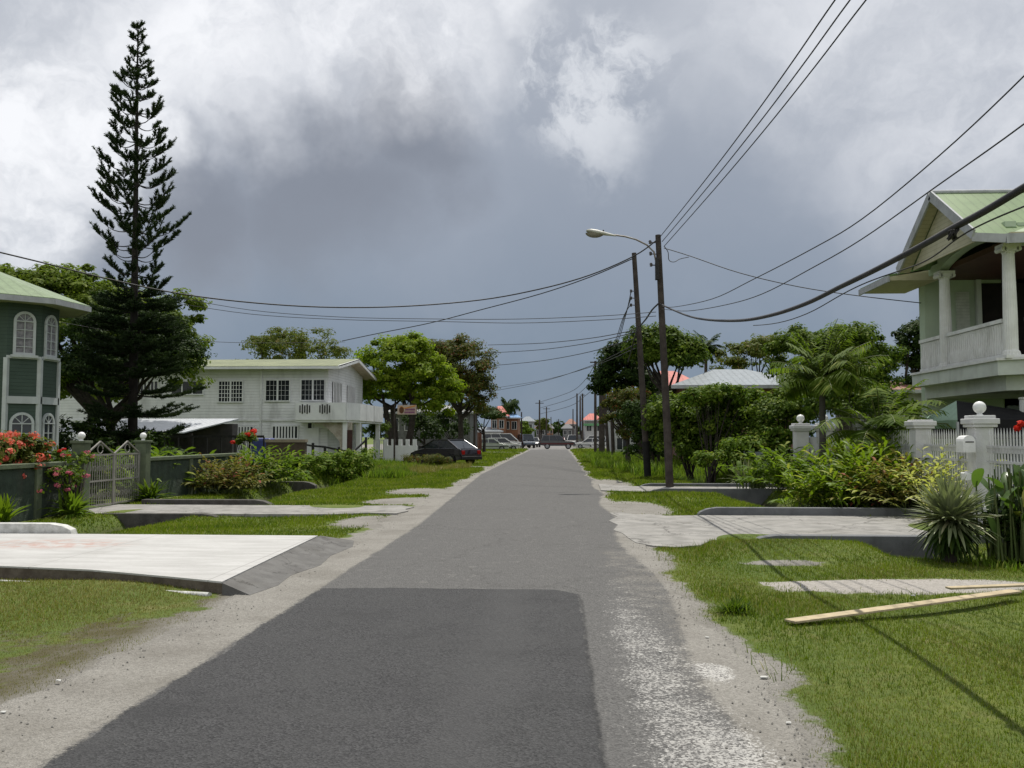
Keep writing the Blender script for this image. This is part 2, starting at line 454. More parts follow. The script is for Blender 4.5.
def height(x, y):
    x = np.asarray(x, float); y = np.asarray(y, float)
    z = 0.025 * np.sin(x * 1.3 + y * .7) + 0.02 * np.sin(x * .6 - y * 1.1 + 2)
    z = z * (1 - np.clip(bare(x, y), 0, 1)) * np.clip(np.abs(x + 1) - 2.4, 0, 1)
    def ditch(cx, hw, dp, y0, y1):
        return -dp * np.clip(1.6 - np.abs(x - cx) / hw, 0, 1) * np.clip((y - y0) / .3, 0, 1) * np.clip((y1 - y) / .5, 0, 1)
    z = z + ditch(-8.1 + 0.0 * y, .5, .55, 14.0, 42)
    z = z + ditch(5.35 + 0 * y, .5, .5, 12.6, 48)
    z = z - 0.05 * np.clip((9.6 - y) / 1.5, 0, 1) * np.clip((-3.4 - x) / .8, 0, 1)     # verge falls away from the slab
    z = z - 0.05 * np.clip((x - 1.6) / .8, 0, 1) * np.clip((13.5 - y), 0, 1)
    far = np.clip((y - 30) / 60, 0, 1)
    return z * np.where(np.abs(x) > 25, 0, 1) * (1 - 0.5 * far) + np.where(bare(x, y) > 0.7, 0.0, 0.0)

def grid(name, xs, ys, zf, m, attrs=None, kind='structure'):
    X, Y = np.meshgrid(xs, ys); Z = zf(X, Y)
    V = np.stack([X, Y, Z], axis=2).reshape(-1, 3).astype(np.float32)
    nx, ny = len(xs), len(ys)
    i = (np.arange(ny - 1)[:, None] * nx + np.arange(nx - 1)[None, :]).reshape(-1)
    Fi = np.stack([i, i + 1, i + 1 + nx, i + nx], axis=1).astype(np.int32)
    me = bpy.data.meshes.new(name)
    me.vertices.add(len(V)); me.vertices.foreach_set('co', V.ravel())
    me.loops.add(Fi.size); me.loops.foreach_set('vertex_index', Fi.ravel())
    me.polygons.add(len(Fi)); me.polygons.foreach_set('loop_start', np.arange(0, Fi.size, 4, dtype=np.int32))
    me.polygons.foreach_set('loop_total', np.full(len(Fi), 4, dtype=np.int32))
    me.polygons.foreach_set('use_smooth', np.ones(len(Fi), dtype=bool))
    me.update(calc_edges=True)
    for k, fn in (attrs or {}).items():
        a = me.attributes.new(k, 'FLOAT', 'POINT'); a.data.foreach_set('value', fn(X, Y).astype(np.float32).ravel())
    me.materials.append(m)
    o = bpy.data.objects.new(name, me); COL.objects.link(o); tag(o, kind=kind)
    return o

def surf(name):
    m = bpy.data.materials.new(name); m.use_nodes = True; t = m.node_tree; t.nodes.clear(); N = NT(t)
    return m, t, N, N.n('ShaderNodeTexCoord').outputs['Object']
def finish(N, col, rough, height_, dist, strength=0.6, spec=0.25):
    b = N.n('ShaderNodeBsdfPrincipled', {'Base Color': col, 'Roughness': rough, 'Specular IOR Level': spec})
    bp = N.n('ShaderNodeBump', {'Strength': strength, 'Distance': dist, 'Height': height_})
    N.t.links.new(bp.outputs[0], b.inputs['Normal'])
    N.n('ShaderNodeOutputMaterial', {0: b.outputs[0]})

def gravel_color(N, oc):
    """pale crushed stone and dust"""
    v = N.n('ShaderNodeTexVoronoi', {'Vector': oc, 'Scale': 70.0}).outputs['Color']
    vs = N.n('ShaderNodeSeparateXYZ', {0: v}).outputs[0]
    c = N.mix(vs, (0.15, 0.142, 0.128, 1), (0.30, 0.287, 0.26, 1))
    fine = N.noise(oc, 70, 4, .7).outputs['Fac']
    c = N.mix(N.ramp(fine, .35, .7), c, (0.24, 0.228, 0.20, 1))
    return N.mix(N.ramp(N.noise(oc, 1.1, 5, .6).outputs['Fac'], .4, .7, 0, .5), c, (0.12, 0.11, 0.092, 1))

# ground material: grass base, dry patches, gravel and bare soil
mg, t_, N, oc = surf('ground_surface')
gcol = N.mix(N.ramp(N.noise(oc, 0.55, 6, .6).outputs['Fac'], .35, .65), (0.085, 0.125, 0.020, 1), (0.14, 0.165, 0.035, 1))
gcol = N.mix(N.ramp(N.noise(oc, 9, 6, .7).outputs['Fac'], .35, .7), gcol, (0.075, 0.11, 0.02, 1))
gcol = N.mix(N.ramp(N.noise(oc, 1.7, 4, .6).outputs['Fac'], .55, .75, 0, .7), gcol, (0.19, 0.17, 0.07, 1))
gv = gravel_color(N, oc)
soil = N.mix(N.ramp(N.noise(oc, 2.2, 7, .7).outputs['Fac'], .30, .62), N.mix(N.noise(oc, 40, 4, .7).outputs['Fac'], (0.12, 0.11, 0.085, 1), (0.17, 0.155, 0.125, 1)), (0.085, 0.075, 0.035, 1))
at_b = N.n('ShaderNodeAttribute', attribute_name='bare').outputs['Fac']
thr = N.noise(oc, 2.6, 7, .72).outputs['Fac']
f = N.ramp(N.math('ADD', at_b, N.math('MULTIPLY', N.math('SUBTRACT', thr, .5), 1.5)), .42, .62)
at_d = N.n('ShaderNodeAttribute', attribute_name='soil').outputs['Fac']
gcol = N.mix(f, gcol, N.mix(at_d, gv, soil))
pale = N.n('ShaderNodeAttribute', attribute_name='pale').outputs['Fac']
gcol = N.mix(N.math('MULTIPLY', pale, f), gcol, N.mix(N.ramp(N.noise(oc, 30, 5, .7).outputs['Fac'], .4, .6), (0.30, 0.28, 0.25, 1), (0.40, 0.375, 0.34, 1)))
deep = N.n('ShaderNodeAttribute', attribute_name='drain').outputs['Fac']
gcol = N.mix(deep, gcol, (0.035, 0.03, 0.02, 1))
finish(N, gcol, .95, N.noise(oc, 45, 5, .7).outputs['Fac'], .03, .8)

def soilmask(x, y): return np.clip((-3.22 - x) / .3, 0, 1) * (y < 9.8) + 0.0
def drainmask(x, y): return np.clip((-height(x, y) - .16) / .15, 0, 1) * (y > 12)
xs = np.unique(np.concatenate([np.arange(-14, 10.01, .12), np.linspace(-60, -14, 40), np.linspace(10, 60, 40), [-3000, -1500, -600, -250, -120, 120, 250, 600, 1500, 3000]]))
ys = np.unique(np.concatenate([np.arange(1, 32, .12), np.arange(32, 60, .3), np.arange(60, 130, 1.0), np.linspace(130, 400, 20), [-3000, -600, -100, -20, -5, 0, 700, 1500, 3000, 5000]]))
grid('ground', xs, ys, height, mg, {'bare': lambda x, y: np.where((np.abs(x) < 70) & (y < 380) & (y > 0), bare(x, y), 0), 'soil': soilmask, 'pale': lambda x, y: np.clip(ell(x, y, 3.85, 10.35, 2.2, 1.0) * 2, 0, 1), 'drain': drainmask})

# road: worn asphalt with dusty stone edges and a darker resurfaced patch
mr, t_, N, oc = surf('road_surface')
sx = N.n('ShaderNodeSeparateXYZ', {0: oc}); X_, Y_ = sx.outputs[0], sx.outputs[1]
e = N.noise(oc, 1.4, 6, .6).outputs['Fac']; e2 = N.math('SUBTRACT', e, .5)
ag = N.n('ShaderNodeTexVoronoi', {'Vector': oc, 'Scale': 85.0})
agc = N.n('ShaderNodeSeparateXYZ', {0: ag.outputs['Color']}).outputs[0]
old = N.mix(agc, (0.064, 0.063, 0.061, 1), (0.148, 0.145, 0.139, 1))
stretch = N.vmath('MULTIPLY', oc, (1.6, .22, 1))
old = N.mix(N.ramp(N.noise(stretch, 1.2, 6, .65).outputs['Fac'], .35, .7, 0, .6), old, (0.10, 0.098, 0.095, 1))
old = N.mix(N.ramp(N.noise(oc, 4.5, 6, .7).outputs['Fac'], .56, .75, 0, .35), old, (0.27, 0.26, 0.24, 1))
new = N.mix(agc, (0.026, 0.0262, 0.0268, 1), (0.076, 0.076, 0.077, 1))
new = N.mix(N.ramp(N.noise(oc, 2.2, 6, .65).outputs['Fac'], .35, .7, 0, .5), new, (0.060, 0.060, 0.060, 1))
new = N.mix(N.ramp(N.noise(oc, .7, 7, .7).outputs['Fac'], .48, .72, 0, .55), new, (0.030, 0.030, 0.031, 1))
track = N.ramp(N.math('ABSOLUTE', N.math('ADD', N.math('ADD', X_, .45), N.math('MULTIPLY', e2, .5))), .05, .35, .35, 0)
new = N.mix(track, new, (0.072, 0.072, 0.072, 1))
px_ = N.math('LESS_THAN', N.math('ADD', X_, N.math('MULTIPLY', N.math('SUBTRACT', N.noise(oc, 7, 6, .7).outputs['Fac'], .5), .16)), .22)
pl_ = N.math('GREATER_THAN', N.math('ADD', X_, N.math('MULTIPLY', e2, .30)), -2.48)
Yc = N.math('ADD', Y_, N.math('MULTIPLY', N.math('MAXIMUM', N.math('ADD', X_, .02), 0.0), 1.0))
py_ = N.math('LESS_THAN', N.math('ADD', Yc, N.math('MULTIPLY', e2, .25)), 9.45)
pf = N.math('MULTIPLY', N.math('MULTIPLY', px_, pl_), py_)
c = N.mix(pf, old, new)
# seam lines and cracks
seam = N.ramp(N.math('ABSOLUTE', N.math('SUBTRACT', N.math('ADD', X_, N.math('MULTIPLY', e2, .12)), .23)), .0, .03, .6, 0)
c = N.mix(N.math('MULTIPLY', seam, py_), c, (0.03, 0.03, 0.03, 1))
ck = N.n('ShaderNodeTexVoronoi', {'Vector': N.vmath('ADD', oc, N.vmath('SCALE', N.noise(oc, 2, 5, .6).outputs['Color'], (0, 0, 0))), 'Scale': .55}, feature='DISTANCE_TO_EDGE')
cw = N.n('ShaderNodeTexVoronoi', {'Vector': N.vmath('ADD', N.vmath('MULTIPLY', oc, (1, .7, 1)), N.vmath('MULTIPLY', N.noise(oc, 1.7, 6, .65).outputs['Color'], (.9, .9, .9))), 'Scale': .42}, feature='DISTANCE_TO_EDGE').outputs['Distance']
cw2 = N.n('ShaderNodeTexVoronoi', {'Vector': N.vmath('ADD', oc, N.vmath('MULTIPLY', N.noise(oc, 3.1, 6, .7).outputs['Color'], (.6, .6, .6))), 'Scale': 1.3}, feature='DISTANCE_TO_EDGE').outputs['Distance']
zone = N.ramp(N.noise(oc, .35, 3, .5).outputs['Fac'], .52, .62)
c = N.mix(N.math('MULTIPLY', N.ramp(cw2, 0, .012, .6, 0), zone), c, (0.035, 0.034, 0.032, 1))
crk = N.math('MULTIPLY', N.ramp(cw, 0, .008, .55, 0), N.math('SUBTRACT', 1.0, pf))
c = N.mix(crk, c, (0.05, 0.048, 0.045, 1))
dust = N.n('ShaderNodeAttribute', attribute_name='dust').outputs['Fac']
dn = N.noise(oc, 1.9, 8, .75).outputs['Fac']; dfine = N.noise(oc, 42, 5, .75).outputs['Fac']
dd_ = N.math('ADD', dust, N.math('ADD', N.math('MULTIPLY', N.math('SUBTRACT', dn, .5), .9), N.math('MULTIPLY', N.math('SUBTRACT', dfine, .5), 1.1)))
f = N.ramp(dd_, .40, .66)
c = N.mix(f, c, gravel_color(N, oc))
wh = N.n('ShaderNodeAttribute', attribute_name='chalk').outputs['Fac']
f2 = N.ramp(N.math('ADD', wh, N.math('ADD', N.math('MULTIPLY', N.math('SUBTRACT', dfine, .5), 1.6), N.math('MULTIPLY', N.math('SUBTRACT', dn, .5), .8))), .40, .62)
c = N.mix(N.math('MULTIPLY', f2, .8), c, N.mix(N.ramp(agc, .15, .55), (0.14, 0.135, 0.13, 1), (0.50, 0.49, 0.46, 1)))
finish(N, c, .9, N.math('ADD', ag.outputs['Distance'], N.math('MULTIPLY', f, N.noise(oc, 60, 3, .6).outputs['Fac'])), .012, .7)

def roaddust(x, y):
    fy = np.clip((y - 16) / 22, 0, 1)
    l = np.clip((-2.45 - .72 * fy - x) / .18 + .35, 0, 1)
    r = np.clip((x - (0.95 + .1 * np.sin(y * .8) + .35 * fy)) / .28 + .25, 0, 1)
    r = np.maximum(r, np.clip(1 - np.abs(x - .75) / .6, 0, 1) * .50 * (y < 13))
    r = np.maximum(r, np.clip((x - .25) / .5, 0, 1) * .48 * np.clip((20 - y) / 8, 0, 1))
    return np.maximum(np.maximum(l, r), .12)
def chalk(x, y):
    return np.clip(1.25 - np.abs(x - .66 - .008 * (y - 5)) / .42, 0, 1) * np.clip((13.5 - y) / 6, 0, 1) * .50 + ell(x, y, 1.08, 6.25, .16, .28) * .5 + ell(x, y, 1.0, 4.6, .28, 1.0) * .2
xs = np.concatenate([np.arange(-3.6, -2.1, .06), np.arange(-2.1, .1, .2), np.arange(.1, 2.0, .06)])
ys = np.unique(np.concatenate([np.arange(-6, 30, .15), np.arange(30, 113.5, .6)]))
def roadz(x, y):
    return np.where((x < xl(y) + .02) | (x > xr(y) - .02), -.05, .014) + .012 * np.clip(1 - np.abs((x + 1) / 2.2), 0, 1)
grid('road', xs, ys, roadz, mr, {'dust': roaddust, 'chalk': chalk})
mr2 = mat('cross_street_asphalt', (0.15, 0.148, 0.14, 1), (0.21, 0.20, 0.19, 1), rough=.9, scale=1.5, bump=.4, bscale=30)
MB().box(-80, 80, 113, 125, -.2, .018).build('cross_street', mr2).__setitem__('kind', 'structure')
MB().box(-3.6, 2.6, 125, 700, -.2, .014).build('far_road', mr2).__setitem__('kind', 'structure')

# driveways
def slabobj(name, poly, z0, z1, m, bevel=.0):
    o = MB().prism([(x, y, z0) for x, y in poly], (0, 0, z1 - z0)).build(name, m, bevel=bevel)
    bm_fix(o); return tag(o, kind='structure')
def bm_fix(o):
    import bmesh
    b = bmesh.new(); b.from_mesh(o.data); bmesh.ops.recalc_face_normals(b, faces=b.faces); b.to_mesh(o.data); b.free()
m_white_conc, t_, N, oc = surf('pale_concrete')
st = N.vmath('MULTIPLY', oc, (.5, 2.2, 1))
c = N.mix(N.ramp(N.noise(st, 2.2, 7, .65).outputs['Fac'], .3, .7), (0.46, 0.456, 0.44, 1), (0.36, 0.355, 0.34, 1))
c = N.mix(N.ramp(N.noise(oc, 16, 6, .7).outputs['Fac'], .5, .8, 0, .5), c, (0.27, 0.255, 0.225, 1))
bd = N.vmath('DISTANCE', N.vmath('MULTIPLY', oc, (1, 2.0, 0)), (-7.0, 24.5, 0))
c = N.mix(N.math('MULTIPLY', N.ramp(bd, .5, 1.5, .7, 0), N.ramp(N.noise(oc, 6, 5, .6).outputs['Fac'], .42, .6)), c, (0.38, 0.23, 0.19, 1))
jt = N.ramp(N.math('ABSOLUTE', N.math('SUBTRACT', N.math('FRACT', N.math('DIVIDE', N.n('ShaderNodeSeparateXYZ', {0: oc}).outputs[0], 2.4)), .5)), 0, .004, .7, 0)
c = N.mix(jt, c, (0.12, 0.11, 0.10, 1))
wet = N.ramp(N.noise(oc, .9, 7, .7).outputs['Fac'], .52, .75, 0, .5)
c = N.mix(wet, c, (0.26, 0.25, 0.23, 1))
finish(N, c, .85, N.noise(oc, 50, 5, .6).outputs['Fac'], .01, .5)
m_brownedge = mat('slab_edge', (0.075, 0.06, 0.045, 1), (0.13, 0.11, 0.085, 1), rough=.95, scale=6, bump=.6)
m_conc = mat('grey_concrete', (0.29, 0.28, 0.26, 1), (0.20, 0.195, 0.18, 1), rough=.9, scale=2.5, bump=.5, bscale=35, dirt=.6, dirtscale=1.2, crack=.45)
m_conc_old = mat('weathered_concrete', (0.10, 0.095, 0.085, 1), (0.055, 0.052, 0.045, 1), rough=.95, scale=3, bump=.6, bscale=25, dirt=.6, dirtscale=2)
m_kerb = mat('kerb_concrete', (0.15, 0.155, 0.16, 1), (0.11, 0.115, 0.12, 1), rough=.85, scale=3, bump=.4, bscale=25, dirt=.35, dirtscale=3)
o = slabobj('driveway', SLAB, -.55, .105, m_brownedge, .0); s_ = MB().prism([(x, y, .106) for x, y in SLAB], (0, 0, .018)).build('driveway_top', m_white_conc, o, False); bm_fix(s_)
o = slabobj('driveway_apron', APRON, -.05, .045, mat('apron_concrete', (0.145, 0.142, 0.135, 1), (0.105, 0.102, 0.097, 1), rough=.95, scale=4, bump=.7, bscale=25, dirt=.4, crack=.8))
for v in o.data.vertices:
    if v.co.z > 0: v.co.z = .118 if v.co.x < -3.35 else .018
slabobj('driveway', DRIVE_L, -.1, .035, m_conc)
slabobj('driveway', DRIVE_R, -.1, .022, m_conc)
slabobj('driveway', DRIVE_R2, -.1, .035, m_conc)
# culvert kerbs: each is a thing one could lift away
def kerb(label, x0, x1, y0, y1, z0, z1, m=m_kerb, r=.0, cat='kerb', nm='culvert_kerb'):
    """low concrete upstand with a rounded end towards the road"""
    t_mid = (y0 + y1) / 2; s = 1 if abs(x0) < abs(x1) else -1
    near, far_ = (x0, x1) if abs(x0) < abs(x1) else (x1, x0)
    pr = [(near, z0), (far_, z0), (far_, z1)] + [(near + (far_ - near) * 0.0 + math.copysign(.35, far_ - near) * (1 - math.sin(a)), z1 - .0 - (z1 - max(z0, 0)) * (1 - math.cos(a)) * .6) for a in [i * math.pi / 2 / 5 for i in range(5, -1, -1)][::-1]]
    pr = [(near, z0), (far_, z0), (far_, z1), (near + math.copysign(.4, far_ - near), z1), (near + math.copysign(.2, far_ - near), z1 - .03), (near + math.copysign(.06, far_ - near), z1 - .09), (near, max(z0, 0) )]
    o = MB().prism([(x - near, 0, z) for x, z in pr], (0, y1 - y0, 0)).build(nm, m, bevel=.012); bm_fix(o)
    o.location = (near, y0, 0)
    return tag(o, label, cat)
kerb('long grey concrete kerb along the far side of the near right driveway', 2.85, 8.0, 18.55, 18.75, -.1, .17)
kerb('tall dark faced concrete headwall on the near side of the near right driveway', 2.95, 7.2, 14.1, 14.33, -.5, .09)
kerb('grey concrete kerb beside the second driveway on the right, behind the lamp post', 2.6, 7.4, 26.05, 26.2, -.4, .13)
kerb('thin grey kerb on the far side of the second right driveway', 2.6, 7.4, 29.05, 29.25, -.1, .12)
kerb('rounded white topped culvert parapet on the far edge of the white driveway', -7.4, -13.5, 13.56, 13.75, -.5, .27, mat('limewash', (.6, .6, .57, 1), (.4, .4, .37, 1), rough=.9, scale=8, bump=.5))
kerb('dark culvert headwall on the near side of the driveway to the iron gate', -6.7, -9.2, 17.85, 18.05, -.5, .06, m_conc_old)
kerb('low concrete kerb on the far side of the driveway to the iron gate', -6.6, -9.7, 20.7, 20.95, -.5, .14, m_conc_old)
kerb('old stained culvert headwall beside the weed mound on the left', -8.0, -10.4, 29.6, 29.9, -.5, .12, m_conc_old)
# white limed footing showing under the edge of the slab
tag(MB().tube([(-3.5, 9.02, .0), (-4.3, 9.35, -.03), (-5.3, 9.80, -.05), (-7.0, 10.15, -.05), (-10, 10.3, -.05)], .04, 6).build('slab_footing', mat('limewash', None)), 'pale mortar footing along the near edge of the white driveway', 'footing')

# ------------------------------------------------------------------ fences and gates
m_gwall = mat('green_render', (0.055, 0.075, 0.055, 1), (0.035, 0.048, 0.036, 1), rough=.95, scale=5, bump=.9, bscale=14, dirt=.5)
m_gpier = mat('green_paint', (0.12, 0.145, 0.085, 1), (0.085, 0.105, 0.065, 1), rough=.8, scale=4, bump=.3, dirt=.4, dirtscale=3)
m_white = mat('white_paint', (0.62, 0.62, 0.60, 1), (0.52, 0.52, 0.49, 1), rough=.6, scale=3, bump=.15, dirt=.35, dirtscale=2)
m_globe = mat('white_globe', (0.8, 0.8, 0.77, 1), (.7, .7, .68, 1), rough=.3)
m_black = mat('black_metal', (0.012, 0.012, 0.013, 1), (0.03, 0.028, 0.026, 1), rough=.5, scale=10)

def green_wall(label, y0, y1, piers):
    t = thing('garden_wall', label, 'wall', (-10.25, y0, 0))
    MB().box(-10.37, -10.2, y0, y1, -.3, 1.0).build('wall_panel', m_gwall, t)
    MB().box(-10.42, -10.14, y0, y1, 1.0, 1.09).build('coping', m_gpier, t, bevel=.012)
    for y in piers:
        MB().box(-10.39, -10.155, y, y + .2, -.3, .998).build('pier', m_gpier, t, bevel=.01)
    return t
green_wall('dark green rendered garden wall under the coral flower bush', 13.0, 18.7, [15.6, 17.2])
green_wall('dark green rendered garden wall right of the iron gate', 22.0, 28.6, [24.6, 27.3])
def gate_pier(label, y):
    t = thing('gate_pier', label, 'gate pier', (-10.2, y, 0), 'green piers of the iron gate')
    MB().box(-10.34, -10.06, y - .14, y + .14, -.2, 1.46).build('pier_shaft', m_gpier, t, bevel=.015)
    MB().box(-10.37, -10.03, y - .17, y + .17, 1.46, 1.52).build('cap', m_gpier, t, bevel=.01)
    MB().lathe([(.05, 0), (.035, .03), (.05, .05)], (-10.2, y, 1.52)).ball((-10.2, y, 1.63), .08).build('globe', m_globe, t)
gate_pier('nearer green gate pier with a white globe, left of the iron gate', 18.9)
gate_pier('farther green gate pier with a white globe, right of the iron gate', 21.8)
t = thing('iron_gate', 'white iron bar gate with two peaked leaves between green piers', 'gate', (-10.2, 19.1, 0))
m_iron = mat('pale_iron', (0.27, 0.26, 0.23, 1), (.20, .19, .17, 1), rough=.6)
for a, b in ((19.1, 20.33), (20.37, 21.6)):
    m = MB()
    for z in (.08, .62, 1.2): m.beam((-10.2, a, z), (-10.2, b, z), .035, .035)
    for y in (a, b): m.beam((-10.2, y, .05), (-10.2, y, 1.22), .04, .04, (0, 1, 0))
    mid = (a + b) / 2
    m.beam((-10.2, a, 1.22), (-10.2, mid, 1.5), .03, .03); m.beam((-10.2, b, 1.22), (-10.2, mid, 1.5), .03, .03)
    m.tube([(-10.2, mid + .12 * math.cos(k * .5), 1.33 + .1 * math.sin(k * .5)) for k in range(13)], .012, 5)
    k = a + .1
    while k < b - .05:
        m.beam((-10.2, k, .08), (-10.2, k, 1.2), .016, .016, (0, 1, 0)); k += .1
    for zz in (.3, .9):
        for j in range(5):
            yy = a + .2 + j * .21
            m.tube([(-10.21, yy + .06 * math.cos(q), zz + .06 * math.sin(q)) for q in [i * .7 for i in range(10)]], .009, 4)
    m.build('gate_leaf', m_iron, t)

# white picket fence on the right
m_wf = mat('fence_white', (0.62, 0.62, 0.61, 1), (0.52, 0.52, 0.51, 1), rough=.7, scale=2, bump=.3, dirt=.5, dirtscale=2.5)
FX = 7.86
FENCE_PIERS = [(17.15, 'ball', 'tall white fence pier with a ball finial, beside the letterbox', .17),
               (19.9, None, 'flat capped white fence pier left of the letterbox pier', .17),
               (23.2, None, 'narrow white fence pier behind the variegated shrubs', .15),
               (26.9, 'ball', 'white ball topped fence pier just right of the leaning palm trunk', .19)]
def fence_pier(x, y, ball, label, hw):
    t = thing('fence_pier', label, 'fence pier', (x, y, 0))
    MB().box(x - hw, x + hw, y - hw, y + hw, -.2, 1.78).build('pier_shaft', m_wf, t, bevel=.015)
    m = MB(); m.box(x - hw - .05, x + hw + .05, y - hw - .05, y + hw + .05, 1.78, 1.84); m.box(x - hw - .08, x + hw + .08, y - hw - .08, y + hw + .08, 1.84, 1.94); m.box(x - hw - .03, x + hw + .03, y - hw - .03, y + hw + .03, 1.94, 2.0 if ball else 1.97)
    m.build('cap', m_wf, t, bevel=.012)
    if ball: MB().lathe([(.07, 0), (.04, .03), (.06, .06)], (x, y, 2.0)).ball((x, y, 2.15), .115, 20).build('finial', m_globe, t)
for y, b, l, hw in FENCE_PIERS: fence_pier(FX, y, b, l, hw)
fence_pier(7.2, 27.0, 'ball', 'white ball topped fence pier left of the palm trunk', .19)
def picket(label, x0, y0, x1, y1, zb=.55, zt=1.72, base=True, kind='picket_fence', catg='fence'):
    t = thing(kind, label, catg, (x0, y0, 0)); P = Vector((x0, y0, 0)); Q = Vector((x1, y1, 0)); L = (Q - P).length; d = (Q - P).normalized()
    if base: MB().beam(P + Vector((0, 0, .18)), Q + Vector((0, 0, .18)), .16, .76).build('base_wall', m_wf, t)
    m = MB()
    for z in (zb + .1, 1.15, 1.42): m.beam(P + Vector((0, 0, z)), Q + Vector((0, 0, z)), .035, .045)
    m.beam(P + Vector((0, 0, 1.36)), Q + Vector((0, 0, 1.36)), .012, .1)
    m.build('rail', m_wf, t)
    n = int(L / .105); m = MB()
    for i in range(1, n):
        p = P + d * (i * L / n)
        m.beam(p + Vector((0, 0, zb)), p + Vector((0, 0, zt - .08)), .022, .022, d)
        m.tube([p + Vector((0, 0, zt - .08)), p + Vector((0, 0, zt + .04))], [.016, .002], 5, caps=False)
    m.build('picket_row', m_wf, t)
picket('white spiked picket fence between the letterbox pier and the next pier', FX, 17.4, FX, 19.7)
picket('white spiked picket fence behind the variegated shrubs', FX, 20.1, FX, 23.05)
picket('white spiked picket fence run nearest the palm trunk', FX, 23.35, FX, 26.7)
picket('white spiked picket gate panel at the right edge of the picture', FX, 12.6, FX, 16.9, .12, 1.72, False, 'picket_gate', 'gate')
t = tag(MB().box(7.42, 7.86, 26.9, 27.06, -.1, 1.6).build('garden_wall', m_wf), 'short white wall between the two ball topped piers', 'wall')
t = thing('letterbox', 'white curved top letterbox fixed to the fence pier', 'letterbox', (7.5, 16.95, 1.35))
m = MB(); pr = [(-.11, 0), (.11, 0), (.11, .2)] + [(.11 * math.cos(a), .2 + .11 * math.sin(a)) for a in [i * math.pi / 8 for i in range(1, 8)]] + [(-.11, .2)]
m.prism([(7.50 + a, 16.80, 1.32 + b) for a, b in pr], (0, .3, 0)); o = m.build('letterbox_body', m_globe, t); bm_fix(o)
MB().box(7.43, 7.58, 16.792, 16.80, 1.50, 1.52).build('slot', m_black, t)
t = thing('meter_box', 'small white box on the fence pier below the letterbox', 'meter box', (7.5, 16.95, .8))
MB().box(7.44, 7.64, 16.85, 17.1, .80, .95).build('box_body', m_globe, t, bevel=.02)
MB().lathe([(.05, 0), (.05, .02)], (7.54, 16.97, .95), 12).build('lid', m_wf, t)
# pale wall of the next plot and the castellated wall across the road
tag(MB().box(8.2, 8.4, 27.2, 44, -.2, 1.15).build('garden_wall', mat('blue_white_wall', (.34, .37, .40, 1), (.25, .27, .29, 1), rough=.9, dirt=.5, bump=.3)), 'pale bluish garden wall seen through the green hedge', 'wall')

# ------------------------------------------------------------------ house on the right
m_mint = mat('mint_wall', (0.47, 0.56, 0.42, 1), (0.42, 0.50, 0.37, 1), rough=.85, scale=1.5, bump=.15, dirt=.15)
m_mint2 = mat('balcony_plaster', (0.58, 0.62, 0.55, 1), (0.50, 0.53, 0.47, 1), rough=.85, scale=2, bump=.2, dirt=.3, dirtscale=1.5)
m_col = mat('column_white', (0.74, 0.74, 0.71, 1), (0.64, 0.64, 0.60, 1), rough=.7, scale=3, bump=.2, dirt=.4)
m_cream = mat('cream_boards', (0.50, 0.47, 0.33, 1), (0.44, 0.41, 0.28, 1), rough=.8, wave=('Z', .11, .012, 'board'))
m_cream2 = mat('cream_soffit', (0.50, 0.46, 0.31, 1), (0.44, 0.40, 0.27, 1), rough=.8, wave=('Y', .12, .008, 'board'))
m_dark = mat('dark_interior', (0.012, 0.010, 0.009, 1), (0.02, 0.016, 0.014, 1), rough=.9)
m_groof = mat('green_roof', (0.155, 0.235, 0.09, 1), (0.115, 0.185, 0.065, 1), rough=.45, scale=1.2, wave=('X', .24, .04, 'rib'), dirt=.2, spec=.4)
m_trim = mat('trim_grey_white', (0.42, 0.43, 0.44, 1), (0.34, 0.35, 0.36, 1), rough=.7, dirt=.4, dirtscale=3)
H = thing('balcony_house', 'pale green two storey house with white columned balcony and green ribbed gable roof', 'house', (12, 24, 0))
FZ = 3.42
yA, yB, xF = 24.9, 21.3, 10.45
# main mass
m = MB(); m.box(12.9, 22, 26.6, 31, 0, 6.2); m.box(10.72, 13.6, 26.6, 27.0, 0, 6.2)
m.build('wall', m_mint, H)
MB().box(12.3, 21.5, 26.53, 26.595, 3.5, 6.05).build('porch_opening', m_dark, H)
MB().box(16, 22, 22.2, 26.5, 0, 6.1).build('wall', m_mint, H)
MB().box(12.15, 12.28, 26.45, 26.59, 3.45, 6.15).build('porch_frame', m_mint2, H)
w = MB().box(11.6, 11.95, 26.5, 26.594, 4.2, 5.8).build('shutter', mat('shutter_white', (.55, .58, .5, 1), (.45, .48, .4, 1), wave=('Z', .09, .02, 'board')), H)
